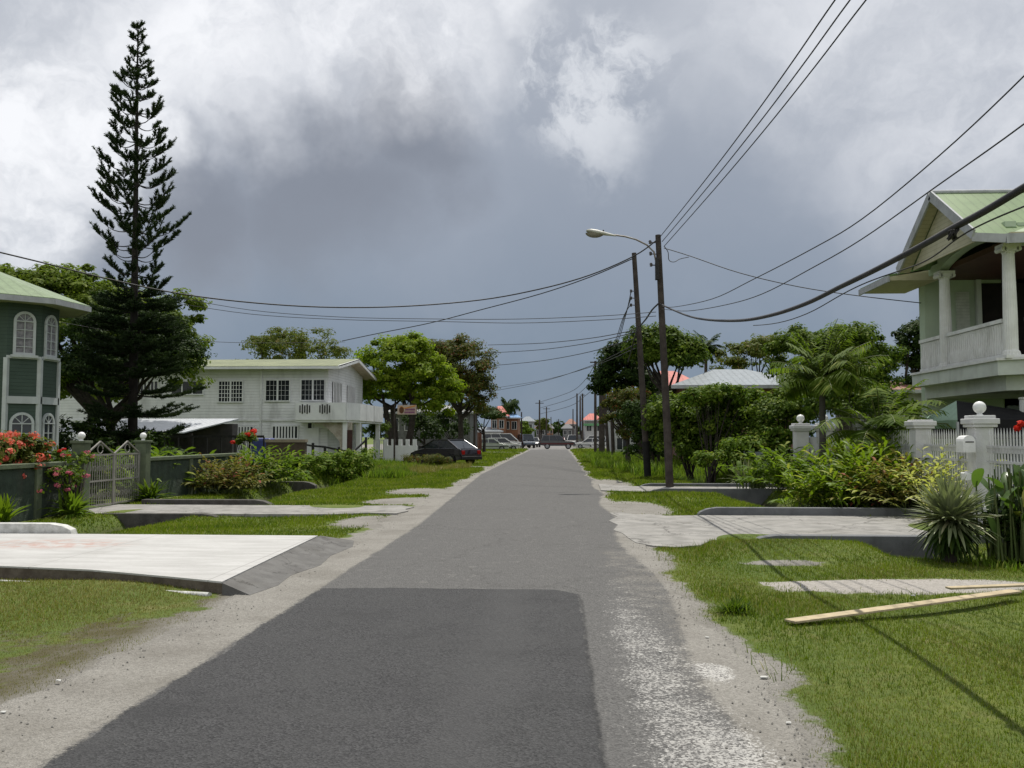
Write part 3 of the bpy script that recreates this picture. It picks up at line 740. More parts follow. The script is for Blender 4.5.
# balcony
m = MB(); sl_ = [(10.3, 26.58), (10.3, 21.5), (10.75, 21.1), (17, 21.1), (17, 26.58)]
m.prism([(x, y, FZ - .38) for x, y in sl_], (0, 0, .34)); o = m.build('balcony_slab', m_mint2, H); bm_fix(o)
m = MB(); m.prism([(x + (.35 if x < 11 else 0), y + (.35 if y < 22 else 0), FZ - .72) for x, y in sl_], (0, 0, .34)); o = m.build('balcony_beam', m_mint2, H); bm_fix(o)
MB().prism([(x - (.06 if x < 11 else 0), y - (.06 if y < 22 else 0), FZ - .04) for x, y in sl_], (0, 0, .06)).build('balcony_edge', m_col, H)
def column(x, y, z0, z1, r=.155, ionic=True):
    b = MB().box(x - r - .06, x + r + .06, y - r - .06, y + r + .06, z0, z0 + .08)
    n = 20; prof = [(r + .05, .08), (r + .03, .16), (r, .2), (r * 1.0, (z1 - z0) * .4), (r * .84, z1 - z0 - .22), (r * .95, z1 - z0 - .2), (r * .95, z1 - z0 - .16)]
    vs = []; nf = 40
    for rr, z in prof:
        for k in range(nf):
            q = rr * (1 - (.06 if k % 2 else 0)); a = 2 * math.pi * k / nf; vs.append((x + q * math.cos(a), y + q * math.sin(a), z0 + z))
    b.add(vs, [(i * nf + k, i * nf + (k + 1) % nf, (i + 1) * nf + (k + 1) % nf, (i + 1) * nf + k) for i in range(len(prof) - 1) for k in range(nf)])
    o = b.build('column', m_col, H)
    if ionic:
        c = MB(); c.box(x - r - .05, x + r + .05, y - r - .05, y + r + .05, z1 - .07, z1)
        for sx in (-1, 1): c.tube([(x + sx * (r + .02), y - r - .02, z1 - .12), (x + sx * (r + .02), y + r + .02, z1 - .12)], .058, 12)
        c.box(x - r, x + r, y - r - .02, y + r + .02, z1 - .16, z1 - .07)
        c.build('capital', m_col, o)
    return o
column(xF + .13, yA, FZ, 6.1); column(xF + .13, yB + .12, FZ, 6.1); column(15.0, yB + .12, FZ, 6.1)
for x, y in ((11.1, 25.2), (11.15, 21.9), (14.6, 21.9)): column(x, y, 0, FZ - .72, .2, False)
# balustrades
def balustrade(p, q, n, name='balustrade'):
    p = Vector(p); q = Vector(q); m = MB()
    m.beam(p + Vector((0, 0, .92)), q + Vector((0, 0, .92)), .13, .09); m.beam(p + Vector((0, 0, .09)), q + Vector((0, 0, .09)), .11, .07)
    for i in range(n):
        c = p.lerp(q, (i + .5) / n)
        m.lathe([(.03, .12), (.045, .16), (.052, .35), (.03, .5), (.03, .75), (.045, .86)], c, 8)
    m.build(name, m_col, H)
balustrade((xF + .1, yB + .35, FZ), (xF + .1, yA - .2, FZ), 26); balustrade((xF + .1, yA + .2, FZ), (xF + .1, 26.5, FZ), 11)
balustrade((xF + .42, yB, FZ), (14.8, yB, FZ), 22)
# arched beam over the columns
def arch_beam(y0, y1, x, z0, z1, rise, th):
    pts = [(x, y0, z1), (x, y0, z0)]
    for i in range(1, 12):
        a = i / 12; pts.append((x, y0 + (y1 - y0) * a, z0 + rise * math.sin(math.pi * a) ** .7))
    pts += [(x, y1, z0), (x, y1, z1)]
    return MB().prism(pts, (th, 0, 0))
o = arch_beam(yB - .05, yA + .1, xF, 6.1, 6.62, .36, .25).build('arched_beam', m_mint, H); bm_fix(o)
MB().box(xF + .3, 16, yB, yB + .25, 6.1, 6.6).build('beam', m_mint, H)
MB().box(xF, xF + .25, yA + .11, 26.55, 6.1, 6.35).build('beam', m_mint, H)
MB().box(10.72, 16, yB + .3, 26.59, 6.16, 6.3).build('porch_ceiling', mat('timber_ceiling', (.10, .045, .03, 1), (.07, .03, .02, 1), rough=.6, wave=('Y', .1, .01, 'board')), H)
MB().lathe([(.02, .0), (.20, .03), (.24, .1), (.05, .12)], (12.8, 22.9, 6.0), 20).build('ceiling_light', m_globe, H)
# front gable: ridge runs away from the road
gx = 9.6; yN, yP, yFar = 21.0, 23.25, 25.5; zE, zP = 6.27, 7.80
Rn = MB().prism([(gx, yN - .05, zE - .03), (gx, yP, zP), (gx, yP, zP + .05), (gx, yN - .05, zE + .02)], (0, 0, 0)) if False else MB()
k = (zP - zE) / (yP - yN)
def slopez(y): return zP - k * (yP - y)
# near slope; its eave steps back behind the corner column (valley)
poly = [(gx, yN), (10.15, 20.75), (11.5, 21.6), (14, 23.1), (17, 23.25), (gx, yP)]
Rn.prism([(x, y, slopez(y)) for x, y in poly], (0, 0, .05)); 
Rn.prism([(gx, yP, zP), (gx, yFar, zE), (20, yFar, zE), (20, yP, zP)], (0, 0, .05))
o = Rn.build('roof', m_groof, H); bm_fix(o)
MB().tube([(gx, yP, zP + .05), (20, yP, zP + .05)], .07, 8).build('ridge_cap', m_trim, o)
# hipped main roof over the porch wing, nearer the camera
m = MB(); m.prism([(10.15, 20.75, slopez(20.75)), (11.6, 20.9, 6.45), (20, 20.9, 6.45), (20, 23.2, 7.85), (14, 23.1, slopez(23.1)), (11.5, 21.6, slopez(21.6))], (0, 0, .05))
o2 = m.build('roof', m_groof, H); bm_fix(o2)
for a, b in (((gx - .02, yN - .06, zE - .02), (gx - .02, yP, zP - .02)), ((gx - .02, yP, zP - .02), (gx - .02, yFar + .06, zE - .02))):
    MB().beam(a, b, .05, .24).build('rake_board', m_trim, H)
MB().prism([(gx + .3, yN + .25, zE - .05), (gx + .3, yP, zP - .12), (gx + .3, yFar - .2, zE - .05)], (.05, 0, 0)).build('gable_boards', m_cream, H)
m = MB(); m.prism([(gx, yN, zE - .04), (gx, yP, zP - .04), (gx, yP, zP - .08), (gx, yN, zE - .08)], (.3, 0, 0)); m.prism([(gx, yP, zP - .04), (gx, yFar, zE - .04), (gx, yFar, zE - .08), (gx, yP, zP - .08)], (.3, 0, 0)); o = m.build('rake_soffit', m_cream2, H); bm_fix(o)
MB().beam((gx - .02, 21.0, 6.2), (10.2, 20.72, 6.1), .05, .2).build('fascia', m_trim, H)
MB().beam((10.2, 20.72, 6.1), (20, 20.85, 6.38), .05, .22).build('fascia', m_trim, H)
MB().beam((10.3, 20.95, 6.22), (20, 21.1, 6.3), .5, .05).build('soffit', m_cream2, H)
# rear wing eave with cream soffit
m = MB(); m.prism([(9.35, 25.6, 6.10), (9.35, 28.0, 6.10), (13.0, 28.0, 6.9), (13.0, 25.6, 6.9)], (0, 0, .06)); m.prism([(13.0, 25.6, 6.9), (13, 31.5, 6.5), (21, 31.5, 6.5), (21, 25.6, 7.2)], (0, 0, .06)); o = m.build('roof', m_groof, H); bm_fix(o)
MB().box(9.3, 9.36, 25.55, 28, 5.95, 6.12).build('gutter', m_trim, H)
MB().prism([(9.36, 25.6, 6.0), (10.7, 25.6, 6.0), (10.7, 25.6, 6.32), (9.36, 25.6, 6.1)], (0, 2.4, 0)).build('soffit', m_cream2, H)
# open ground floor back wall
MB().box(12.95, 20, 26.52, 26.59, .1, 2.5).build('ground_floor_wall', mat('blue_grey_wall', (.30, .34, .38, 1), (.25, .28, .31, 1), rough=.9), H)
# carport canopy in the yard
T = thing('carport_canopy', 'black fabric canopy with one pale green side under the balcony', 'canopy', (11.2, 20.2, 0))
ap = Vector((9.9, 22.8, 2.5)); cs = [Vector((9.3, 21.4, 2.0)), Vector((12.0, 21.2, 2.0)), Vector((12.3, 24.0, 2.0)), Vector((9.5, 24.2, 2.0))]
m = MB().add([ap, cs[0], cs[1]], [(0, 1, 2)]).add([ap, cs[1], cs[2]], [(0, 1, 2)]).add([ap, cs[2], cs[3]], [(0, 1, 2)])
for a, b in ((0, 1), (1, 2), (2, 3)): m.add([cs[a], cs[b], cs[b] - Vector((0, 0, .45)), cs[a] - Vector((0, 0, .45))], [(0, 1, 2, 3)])
m.build('black_cover', mat('black_fabric', (.008, .008, .009, 1), (.014, .014, .014, 1), rough=.9), T)
m = MB().add([ap, cs[3], cs[0]], [(0, 1, 2)]).add([cs[3], cs[0], cs[0] - Vector((0, 0, .2)), cs[3] - Vector((0, 0, .2))], [(0, 1, 2, 3)])
m.build('green_panel', mat('green_fabric', (.34, .48, .36, 1), (.28, .40, .3, 1), rough=.7), T)
for c_ in cs: MB().tube([(c_.x, c_.y, 0), (c_.x, c_.y, 1.95)], .035, 8).build('post', m_trim, T)

# ------------------------------------------------------------------ green bay house on the left
m_gboard = mat('green_boards', (0.055, 0.082, 0.062, 1), (0.046, 0.070, 0.052, 1), rough=.8, scale=2, wave=('Z', .1, .012, 'board'))
m_btrim = mat('bay_trim', (0.50, 0.53, 0.52, 1), (0.44, 0.46, 0.45, 1), rough=.7, dirt=.2)
m_beige = mat('beige_wall', (0.36, 0.36, 0.32, 1), (0.31, 0.31, 0.27, 1), rough=.9, bump=.2)
m_curtain = mat('net_curtain', (0.26, 0.25, 0.26, 1), (0.12, 0.115, 0.13, 1), rough=.6, scale=9, spec=.6)
B = thing('bay_window_house', 'green clapboard house with an arched window bay and pale green metal roof', 'house', (-15, 26, 0))
S = .84; cx0, cy0 = -14.44, 24.45
p0 = Vector((cx0 - .60, cy0 - .60, 0)); p1 = Vector((cx0, cy0, 0)); p2 = Vector((cx0, cy0 + .9, 0)); p3 = Vector((cx0 - .6, cy0 + 1.5, 0))
bay = [p0, p1, p2, p3, Vector((cx0 - 3, cy0 + 1.5, 0)), Vector((cx0 - 3, cy0 - .6, 0))]
MB().prism(bay, (0, 0, 5.33)).build('bay', m_gboard, B); bm_fix(B.children[-1])
MB().box(-26, p0.x - .03, cy0 - .57, cy0 + 1.45, 0, 5.2).build('wall', m_beige, B)
MB().box(-24, -17.2, cy0 + 1.55, cy0 + 4, 0, 5.2).build('wall', m_gboard, B)
for z0, z1, n_ in ((2.52, 2.72, 'band'), (3.76, 3.84, 'sill_band')):
    m = MB()
    for a, b in ((p0, p1), (p1, p2), (p2, p3)):
        d = (b - a).normalized(); nr = Vector((d.y, -d.x, 0))
        m.obox((a + b) / 2 + nr * .02 + Vector((0, 0, (z0 + z1) / 2)), (b - a) / 2 * 1.02, nr * .035, (0, 0, (z1 - z0) / 2))
    m.build(n_, m_btrim, B)
m = MB()
for p in (p0, p1, p2): m.box(p.x - .055, p.x + .055, p.y - .055, p.y + .055, 0, 3.78)
m.build('corner_board', m_btrim, B)
def arched_window(a, b, z0, z1, wfrac, parent, lower=False):
    """arched sash window with fanlight on the wall a-b"""
    d = (b - a).normalized(); nr = Vector((d.y, -d.x, 0)); W2 = (b - a).length * wfrac / 2; c = (a + b) / 2
    def P(u, z, o): return c + d * u + nr * o + Vector((0, 0, z))
    def arch(w, zb, zt, n=12): return [(-w, zb), (w, zb), (w, zt)] + [(w * math.cos(t), zt + w * math.sin(t)) for t in [math.pi * i / n for i in range(1, n)]] + [(-w, zt)]
    zt = z1 - W2
    fr = arch(W2, z0, zt); inn = arch(W2 - .07, z0 + .07, zt)
    n = len(fr); vs = [P(u, z, .05) for u, z in fr] + [P(u, z, .05) for u, z in inn] + [P(u, z, .0) for u, z in fr] + [P(u, z, 0) for u, z in inn]
    fs = [(i, (i + 1) % n, n + (i + 1) % n, n + i) for i in range(n)] + [(i, (i + 1) % n, 2 * n + (i + 1) % n, 2 * n + i) for i in range(n)] + [(n + i, n + (i + 1) % n, 3 * n + (i + 1) % n, 3 * n + i) for i in range(n)]
    f = MB().add(vs, fs).build('window_frame', m_btrim, parent); bm_fix(f)
    g = MB().add([P(u, z, .012) for u, z in inn], [tuple(range(n))]).build('pane', m_curtain if not lower else glass(), f)
    mm = MB()
    for u in ((-.0,) if W2 < .2 else (-W2 / 3, W2 / 3) if False else (0,)): mm.beam(P(u, z0 + .05, .03), P(u, zt, .03), .025, .025, d)
    mm.beam(P(-W2, zt, .03), P(W2, zt, .03), .03, .05, nr)
    k_ = 4
    for i in range(1, k_): mm.beam(P(-W2, z0 + (zt - z0) * i / k_, .03), P(W2, z0 + (zt - z0) * i / k_, .03), .02, .02, nr)
    for t in (.25, .5, .75): mm.beam(P(0, zt, .03), P(math.cos(math.pi * t) * (W2 - .05), zt + math.sin(math.pi * t) * (W2 - .05), .03), .02, .02, nr)
    mm.build('muntin', m_btrim, f)
    MB().obox(P(0, z0 - .03, .06), d * (W2 + .06), nr * .06, (0, 0, .035)).build('sill', m_btrim, f)
arched_window(p0, p1, 3.86, 5.08, .66, B); arched_window(p1, p2, 3.86, 5.08, .66, B)
arched_window(p0, p1, .9, 2.28, .74, B, True); arched_window(p1, p2, .9, 2.28, .66, B, True)
# roof: hipped over the bay
ov = .72; e = [Vector((p0.x - 3, p0.y - ov * 1.1, 5.40)), Vector((p0.x + .1, p0.y - ov, 5.40)), Vector((p1.x + ov * .75, p1.y - ov * .45, 5.40)), Vector((p2.x + ov, p2.y + ov * .5, 5.40)), Vector((p3.x + ov * .5, p3.y + ov * 1.3, 5.40)), Vector((p3.x - 3, p3.y + ov * 1.3, 5.40))]
apx = Vector((-17.9, 25.4, 7.0))
m = MB()
for i in range(5): m.prism([e[i], e[i + 1], apx], (0, 0, .05))
o = m.build('bay_roof', mat('pale_green_roof', (0.20, 0.27, 0.145, 1), (0.155, 0.215, 0.11, 1), rough=.45, wave=((.6, .8, 0), .28, .025, 'rib'), dirt=.25), B); bm_fix(o)
m = MB()
for i in range(5): m.beam(e[i] - Vector((0, 0, .05)), e[i + 1] - Vector((0, 0, .05)), .07, .15)
m.build('gutter', m_trim, B)
MB().prism([v - Vector((0, 0, .10)) for v in e], (0, 0, .03)).build('soffit', mat('dim_soffit', (.36, .35, .30, 1), (.3, .29, .25, 1)), B); bm_fix(B.children[-1])
MB().prism([(-17.3, 23.3, 5.4), (-17.9, 25.4, 6.95), (-30, 25.4, 6.95), (-30, 23.3, 5.4)], (0, 0, .05)).build('roof', _mc['pale_green_roof'], B); bm_fix(B.children[-1])
MB().prism([(-17.9, 25.4, 6.95), (-17.3, 28.2, 5.4), (-30, 28.2, 5.4), (-30, 25.4, 6.95)], (0, 0, .05)).build('roof', _mc['pale_green_roof'], B); bm_fix(B.children[-1])

# ------------------------------------------------------------------ white two storey building on the left
m_wb = mat('white_boards', (0.74, 0.75, 0.75, 1), (0.66, 0.67, 0.67, 1), rough=.8, scale=1.3, wave=('Z', .16, .014, 'board'), dirt=.45, dirtscale=.8)
m_wp = mat('white_plaster', (0.74, 0.75, 0.75, 1), (0.64, 0.65, 0.65, 1), rough=.85, scale=1.2, dirt=.5, dirtscale=.9, bump=.2)
m_zroof = mat('olive_zinc_roof', (0.21, 0.23, 0.115, 1), (0.155, 0.175, 0.085, 1), rough=.5, scale=.8, wave=('X', .45, .04, 'rib'), dirt=.3)
WB = thing('long_white_house', 'long white boarded two storey house with corner balcony and low olive metal roof', 'house', (-20, 50, 0))
yF = 50.0; xR = at(328, 400, yF).x; xL = -29.0; zEv = at(250, 367.5, yF).z
MB().box(xL, xR, yF, 59, -.1, zEv).build('wall', m_wb, WB)
MB().box(at(260, 400, yF).x, at(262, 400, yF).x, yF - .06, yF, 0, zEv).build('downpipe', m_wp, WB)
MB().box(xL, xR, yF - .05, yF - .004, at(250, 421, yF).z, at(250, 421, yF).z + .1).build('floor_band', m_wp, WB)
MB().box(at(147, 400, yF).x, at(148.5, 400, yF).x, yF - .07, yF, 0, zEv).build('corner_board', m_wp, WB) if False else None
xo = at(339, 367, 49.3).x; zRg = at(358, 359, 54.5).z; dR = zRg - zEv
m = MB(); m.prism([(xL - .5, yF - .7, zEv - .02), (xL - .5, 54.5, zEv + dR - .05), (xL - .5, 59.8, zEv - .05), (xL - .5, 59.8, zEv), (xL - .5, 54.5, zEv + dR), (xL - .5, yF - .7, zEv + .03)], (xo - xL + .5, 0, 0))
o = m.build('roof', m_zroof, WB); bm_fix(o)
MB().box(xL - .5, xo, yF - .75, yF - .68, zEv - .14, zEv - .0).build('gutter', m_wp, WB)
MB().prism([(xR + .01, yF, zEv), (xR + .01, 54.5, zEv + dR - .15), (xR + .01, 59, zEv)], (-.05, 0, 0)).build('gable_boards', m_wb, WB)
MB().beam((xo - .03, yF - .7, zEv - .05), (xo - .03, 54.5, zEv + dR - .1), .06, .2).build('rake_board', m_wp, WB)
MB().beam((xo - .03, 54.5, zEv + dR - .1), (xo - .03, 59.8, zEv - .08), .06, .2).build('rake_board', m_wp, WB)
MB().prism([(xR, yF - .6, zEv - .05), (xR, 54.5, zEv + dR - .12), (xR, 59.7, zEv - .1), (xR, 59.7, zEv - .13), (xR, 54.5, zEv + dR - .17), (xR, yF - .6, zEv - .1)], (xo - xR - .06, 0, 0)).build('soffit', mat('tan_soffit', (.40, .34, .24, 1), (.3, .25, .18, 1), dirt=.4), WB); bm_fix(WB.children[-1])
def grille_window(px0, px1, py0, py1, cols, rows, y=yF, parent=WB, mid=True, bars=.045):
    a = at(px0, py1, y); b = at(px1, py0, y); x0, x1, z0, z1 = a.x, b.x, a.z, b.z
    f = MB(); w = .07
    f.box(x0 - w, x1 + w, y - .06, y, z1, z1 + w); f.box(x0 - w, x1 + w, y - .09, y, z0 - w, z0); f.box(x0 - w, x0, y - .06, y, z0, z1); f.box(x1, x1 + w, y - .06, y, z0, z1)
    if mid: f.box((x0 + x1) / 2 - .05, (x0 + x1) / 2 + .05, y - .062, y, z0, z1)
    fo = f.build('window_frame', m_wp, parent)
    MB().box(x0, x1, y - .03, y - .002, z0, z1).build('pane', glass('dark_pane', (.012, .014, .018, 1), .25), fo)
    g = MB()
    for i in range(1, cols): xx = x0 + (x1 - x0) * i / cols; g.beam((xx, y - .05, z0), (xx, y - .05, z1), bars, .02, (0, 1, 0))
    for i in range(1, rows): zz = z0 + (z1 - z0) * i / rows; g.beam((x0, y - .052, zz), (x1, y - .052, zz), .02, bars)
    g.build('grille', m_wp, fo)
grille_window(219, 242.5, 381.5, 401.5, 8, 5, bars=.03)
grille_window(266, 289.5, 380.5, 400.5, 6, 4, bars=.012); grille_window(301.5, 324.5, 380, 400, 6, 4, bars=.012)
grille_window(137, 158, 381.5, 393, 6, 1, bars=.06); grille_window(172, 203, 381.5, 394, 3, 1, bars=.07, mid=False)
grille_window(80, 110, 381.5, 394, 3, 1, bars=.07, mid=False)
grille_window(229, 253, 427, 439, 8, 1, mid=False, bars=.09); grille_window(273, 297.5, 426.5, 438, 8, 1, mid=False, bars=.09)
grille_window(308, 312, 423, 429, 1, 1, mid=False)
# corner balcony
bz0, bz1 = at(340, 420, 48.8).z, at(340, 402.5, 48.8).z
xb0 = at(296, 410, 48.8).x; xb1 = at(346, 410, 48.8).x; xb2 = at(359, 410, 50.5).x; xb3 = at(382, 410, 56.5).x
pl = [(xb0, 48.8), (xb1, 48.8), (xb2, 50.5), (xb3, 56.5), (xR, 56.5), (xR, yF), (xb0, yF)]
m = MB()
for a, b in zip(pl[:4], pl[1:5]):
    m.beam((*a, (bz0 + bz1) / 2), (*b, (bz0 + bz1) / 2), .14, bz1 - bz0)
m.beam((xb0, 48.8, (bz0 + bz1) / 2), (xb0, yF, (bz0 + bz1) / 2), .14, bz1 - bz0)
m.build('balcony_parapet', m_wp, WB)
MB().prism([(x, y, bz0 - .12) for x, y in pl], (0, 0, .2)).build('balcony_slab', m_wp, WB); bm_fix(WB.children[-1])
m = MB()
for px, n in ((305, 5), (325, 5)):
    for i in range(n):
        q = at(px - 5 + i * 2.4, 409, 48.72); m.box(q.x - .03, q.x + .03, 48.70, 48.74, q.z - .20 - .06 * (i % 2), q.z + .20 + .06 * (i % 2))
m.build('parapet_slot', m_dark, WB)
for (x, y) in ((xR + .02, 52.0), (xR + .02, 55.6)):
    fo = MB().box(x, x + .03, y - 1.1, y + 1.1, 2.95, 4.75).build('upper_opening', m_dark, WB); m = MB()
    for i in range(7): m.box(x + .03, x + .06, y - 1.1 + i * .34, y - .98 + i * .34, 2.9, 4.8)
    m.build('louvre_bars', m_wp, fo)
for (x, y) in ((xb1 - .1, 49.1), (xb2 - .1, 50.9), (xb3 - .2, 56.2)):
    MB().box(x - .12, x + .12, y - .12, y + .12, 0, bz0 - .12).build('pillar', m_wp, WB)
m = MB()   # bracket arch under the balcony
aa = [(at(315, 421, 49.2).x, bz0 - .12), (at(315, 421, 49.2).x, bz0 - .22)] + [(at(318 + 22 * i / 8, 421, 49.2).x, bz0 - .22 - .95 * (1 - math.cos(i / 8 * math.pi / 2))) for i in range(9)] + [(at(343, 421, 49.2).x, 0), (at(352, 421, 49.2).x, 0), (at(352, 421, 49.2).x, bz0 - .12)]
m.prism([(x, 49.1, z) for x, z in aa], (0, .2, 0)); o = m.build('arched_bracket', mat('stained_plaster', (.42, .39, .33, 1), (.28, .24, .19, 1), dirt=.6), WB); bm_fix(o)
a = at(303, 438, 49.7); b = at(318, 430, 49.7)
MB().box(a.x, b.x, 49.9, 49.99, 0, b.z + .1).build('garage_door', m_wp, WB)
a = at(345.5, 450, 49); MB().box(a.x, a.x + .36, 49.02, 49.09, 0, at(345, 430, 49).z).build('door', mat('brown_door', (.07, .03, .025, 1), (.04, .02, .018, 1)), WB)

# shed roof left of it
SH = thing('lean_to_shed', 'low shed with a shiny white corrugated roof behind the gate', 'shed', (-19, 40, 0))
a = at(58, 432, 38); b = at(214, 428, 38)
MB().prism([(a.x, 37.2, 1.75), (b.x - 1.0, 37.2, 1.75), (b.x, 41, 2.4), (a.x, 41, 2.4)], (0, 0, .05)).build('roof', mat('zinc_sheet', (.62, .64, .66, 1), (.5, .52, .54, 1), rough=.35, metal=.3, wave=('X', .2, .02, 'rib')), SH)
MB().box(a.x, b.x, 40.2, 40.9, 0, 2.2).build('back_wall', mat('dark_timber', (.03, .028, .03, 1), (.05, .045, .045, 1)), SH)
m = MB()
for i in range(6): x = a.x + (b.x - a.x) * (i + .3) / 6; m.box(x, x + .12, 37.3, 37.42, 0, 1.75)
m.build('post', m_dark, SH)

# ------------------------------------------------------------------ vegetation
L_mid = leafmat('leaf_mid', (0.025, 0.060, 0.006, 1), (0.115, 0.170, 0.016, 1), (0.20, 0.25, 0.035, 1), trans=.35)
L_tree = leafmat('leaf_big_tree', (0.06, 0.105, 0.010, 1), (0.15, 0.20, 0.02, 1), (0.20, 0.24, 0.04, 1), trans=.4)
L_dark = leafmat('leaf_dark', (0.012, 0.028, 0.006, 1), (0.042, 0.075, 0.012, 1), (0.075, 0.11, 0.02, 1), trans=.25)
L_light = leafmat('leaf_light', (0.085, 0.145, 0.010, 1), (0.22, 0.29, 0.020, 1), (0.30, 0.34, 0.04, 1), trans=.5)
L_brown = leafmat('leaf_brown', (0.038, 0.062, 0.012, 1), (0.11, 0.115, 0.022, 1), (0.18, 0.065, 0.02, 1), trans=.4)
L_olive = leafmat('leaf_olive', (0.055, 0.080, 0.014, 1), (0.13, 0.155, 0.03, 1), (0.19, 0.15, 0.04, 1))
L_pine = leafmat('needles', (0.014, 0.028, 0.012, 1), (0.040, 0.062, 0.022, 1), None, trans=.18, rough=.6)
L_grass = leafmat('grass_blade', (0.035, 0.075, 0.005, 1), (0.145, 0.19, 0.014, 1), (0.27, 0.25, 0.08, 1), trans=.4, patch=.8, spec=.05, pw=.7)
L_lawn2 = leafmat('dry_grass_blade', (0.12, 0.13, 0.028, 1), (0.22, 0.20, 0.06, 1), (0.34, 0.29, 0.15, 1), trans=.3, patch=1.1, spec=.05)
L_weed = leafmat('weed_leaf', (0.045, 0.095, 0.008, 1), (0.145, 0.215, 0.020, 1), (0.25, 0.28, 0.05, 1), trans=.4)
L_palm = leafmat('palm_leaf', (0.05, 0.095, 0.010, 1), (0.14, 0.20, 0.022, 1), (0.20, 0.23, 0.04, 1), trans=.45, rough=.6, spec=.08)
L_yel = leafmat('variegated_leaf', (0.06, 0.12, 0.008, 1), (0.20, 0.28, 0.018, 1), (0.45, 0.43, 0.08, 1), trans=.35, rough=.5, spec=.15, patch=1.5)
L_gold = leafmat('cream_yellow_leaf', (0.26, 0.30, 0.07, 1), (0.50, 0.50, 0.15, 1), None, trans=.4)
L_yucca = leafmat('yucca_leaf', (0.10, 0.135, 0.065, 1), (0.26, 0.29, 0.15, 1), (0.40, 0.38, 0.22, 1), trans=.15, rough=.4, spec=.4)
L_croton = leafmat('croton_leaf', (0.06, 0.09, 0.018, 1), (0.20, 0.17, 0.04, 1), (0.26, 0.07, 0.05, 1), trans=.3)
P_coral = leafmat('coral_petal', (0.58, 0.07, 0.055, 1), (0.80, 0.20, 0.15, 1), (0.80, 0.32, 0.24, 1), trans=.3)
P_pink = leafmat('pink_petal', (0.45, 0.07, 0.17, 1), (0.62, 0.20, 0.28, 1), None, trans=.35)
P_red = leafmat('red_petal', (0.50, 0.02, 0.02, 1), (0.65, 0.05, 0.03, 1), None, trans=.3)

def bp(px, py, D, rx, ry, dep=None):
    """ellipsoid whose outline is rx by ry pixels seen at distance D"""
    c = at(px, py, D); s = D / F
    return (c.x, c.y, c.z, rx * s, (dep if dep else rx * s), ry * s)
def base_at(px, D): p = at(px, 430, D); return (p.x, D, 0.0)

# tall norfolk pine
PB = at(134, 400, 30.0); PB.z = 0
PT = at(138, 24, 30.0)
T = thing('norfolk_pine', 'very tall narrow conifer with open tiers of upcurved branches behind the iron gate', 'tree', PB)
Hh = PT.z
def ptr(z): return PB + (PT - PB) * (z / Hh)
MB().tube([ptr(0), ptr(.4), ptr(2), ptr(6), ptr(11), ptr(Hh * .97), ptr(Hh)], [.28, .20, .165, .13, .075, .022, .008], 10).build('trunk', mat('pine_bark', (.018, .015, .013, 1), (.032, .027, .023, 1), rough=.95, bump=.5), T)
rng = np.random.default_rng(5)
tubes = MB(); leafV = []; 
def needles(pts, r, n):
    """bristly rope of needles round a twig"""
    pts = np.array(pts); m_ = len(pts) - 1
    i = rng.integers(0, m_, n); f = rng.uniform(0, 1, (n, 1))
    P = pts[i] * (1 - f) + pts[i + 1] * f
    d = pts[i + 1] - pts[i]; d /= np.linalg.norm(d, axis=1, keepdims=True) + 1e-9
    o = unit(n, rng); U = d * .8 + o * .8 + np.array([0, 0, .25]); U /= np.linalg.norm(U, axis=1, keepdims=True)
    V = np.cross(U, unit(n, rng)); V /= np.linalg.norm(V, axis=1, keepdims=True) + 1e-9
    L = r * rng.uniform(.7, 1.3, (n, 1)); w = .013
    a = P; b = P + U * L
    leafV.append(np.stack([a - V * w, a + V * w, b + V * w * .5, b - V * w * .5], axis=1).reshape(-1, 3))
def rad_at(z):
    # outline read from the photograph: narrow top, widest open tier near 9 m, a waist, then the dense skirt
    hs = [0.9, 1.8, 2.6, 3.3, 4.2, 5.4, 6.4, 7.2, 7.7, 8.3, 9.0, 10.6, 12.0, 13.2, 14.2, 15.0, Hh]
    rs = [1.3, 1.7, 2.2, 2.1, 1.75, 1.55, 1.3, 1.0, .95, 1.50, 1.70, 1.40, 1.14, .90, .58, .30, .05]
    return float(np.interp(z, hs, rs))
z = 1.1
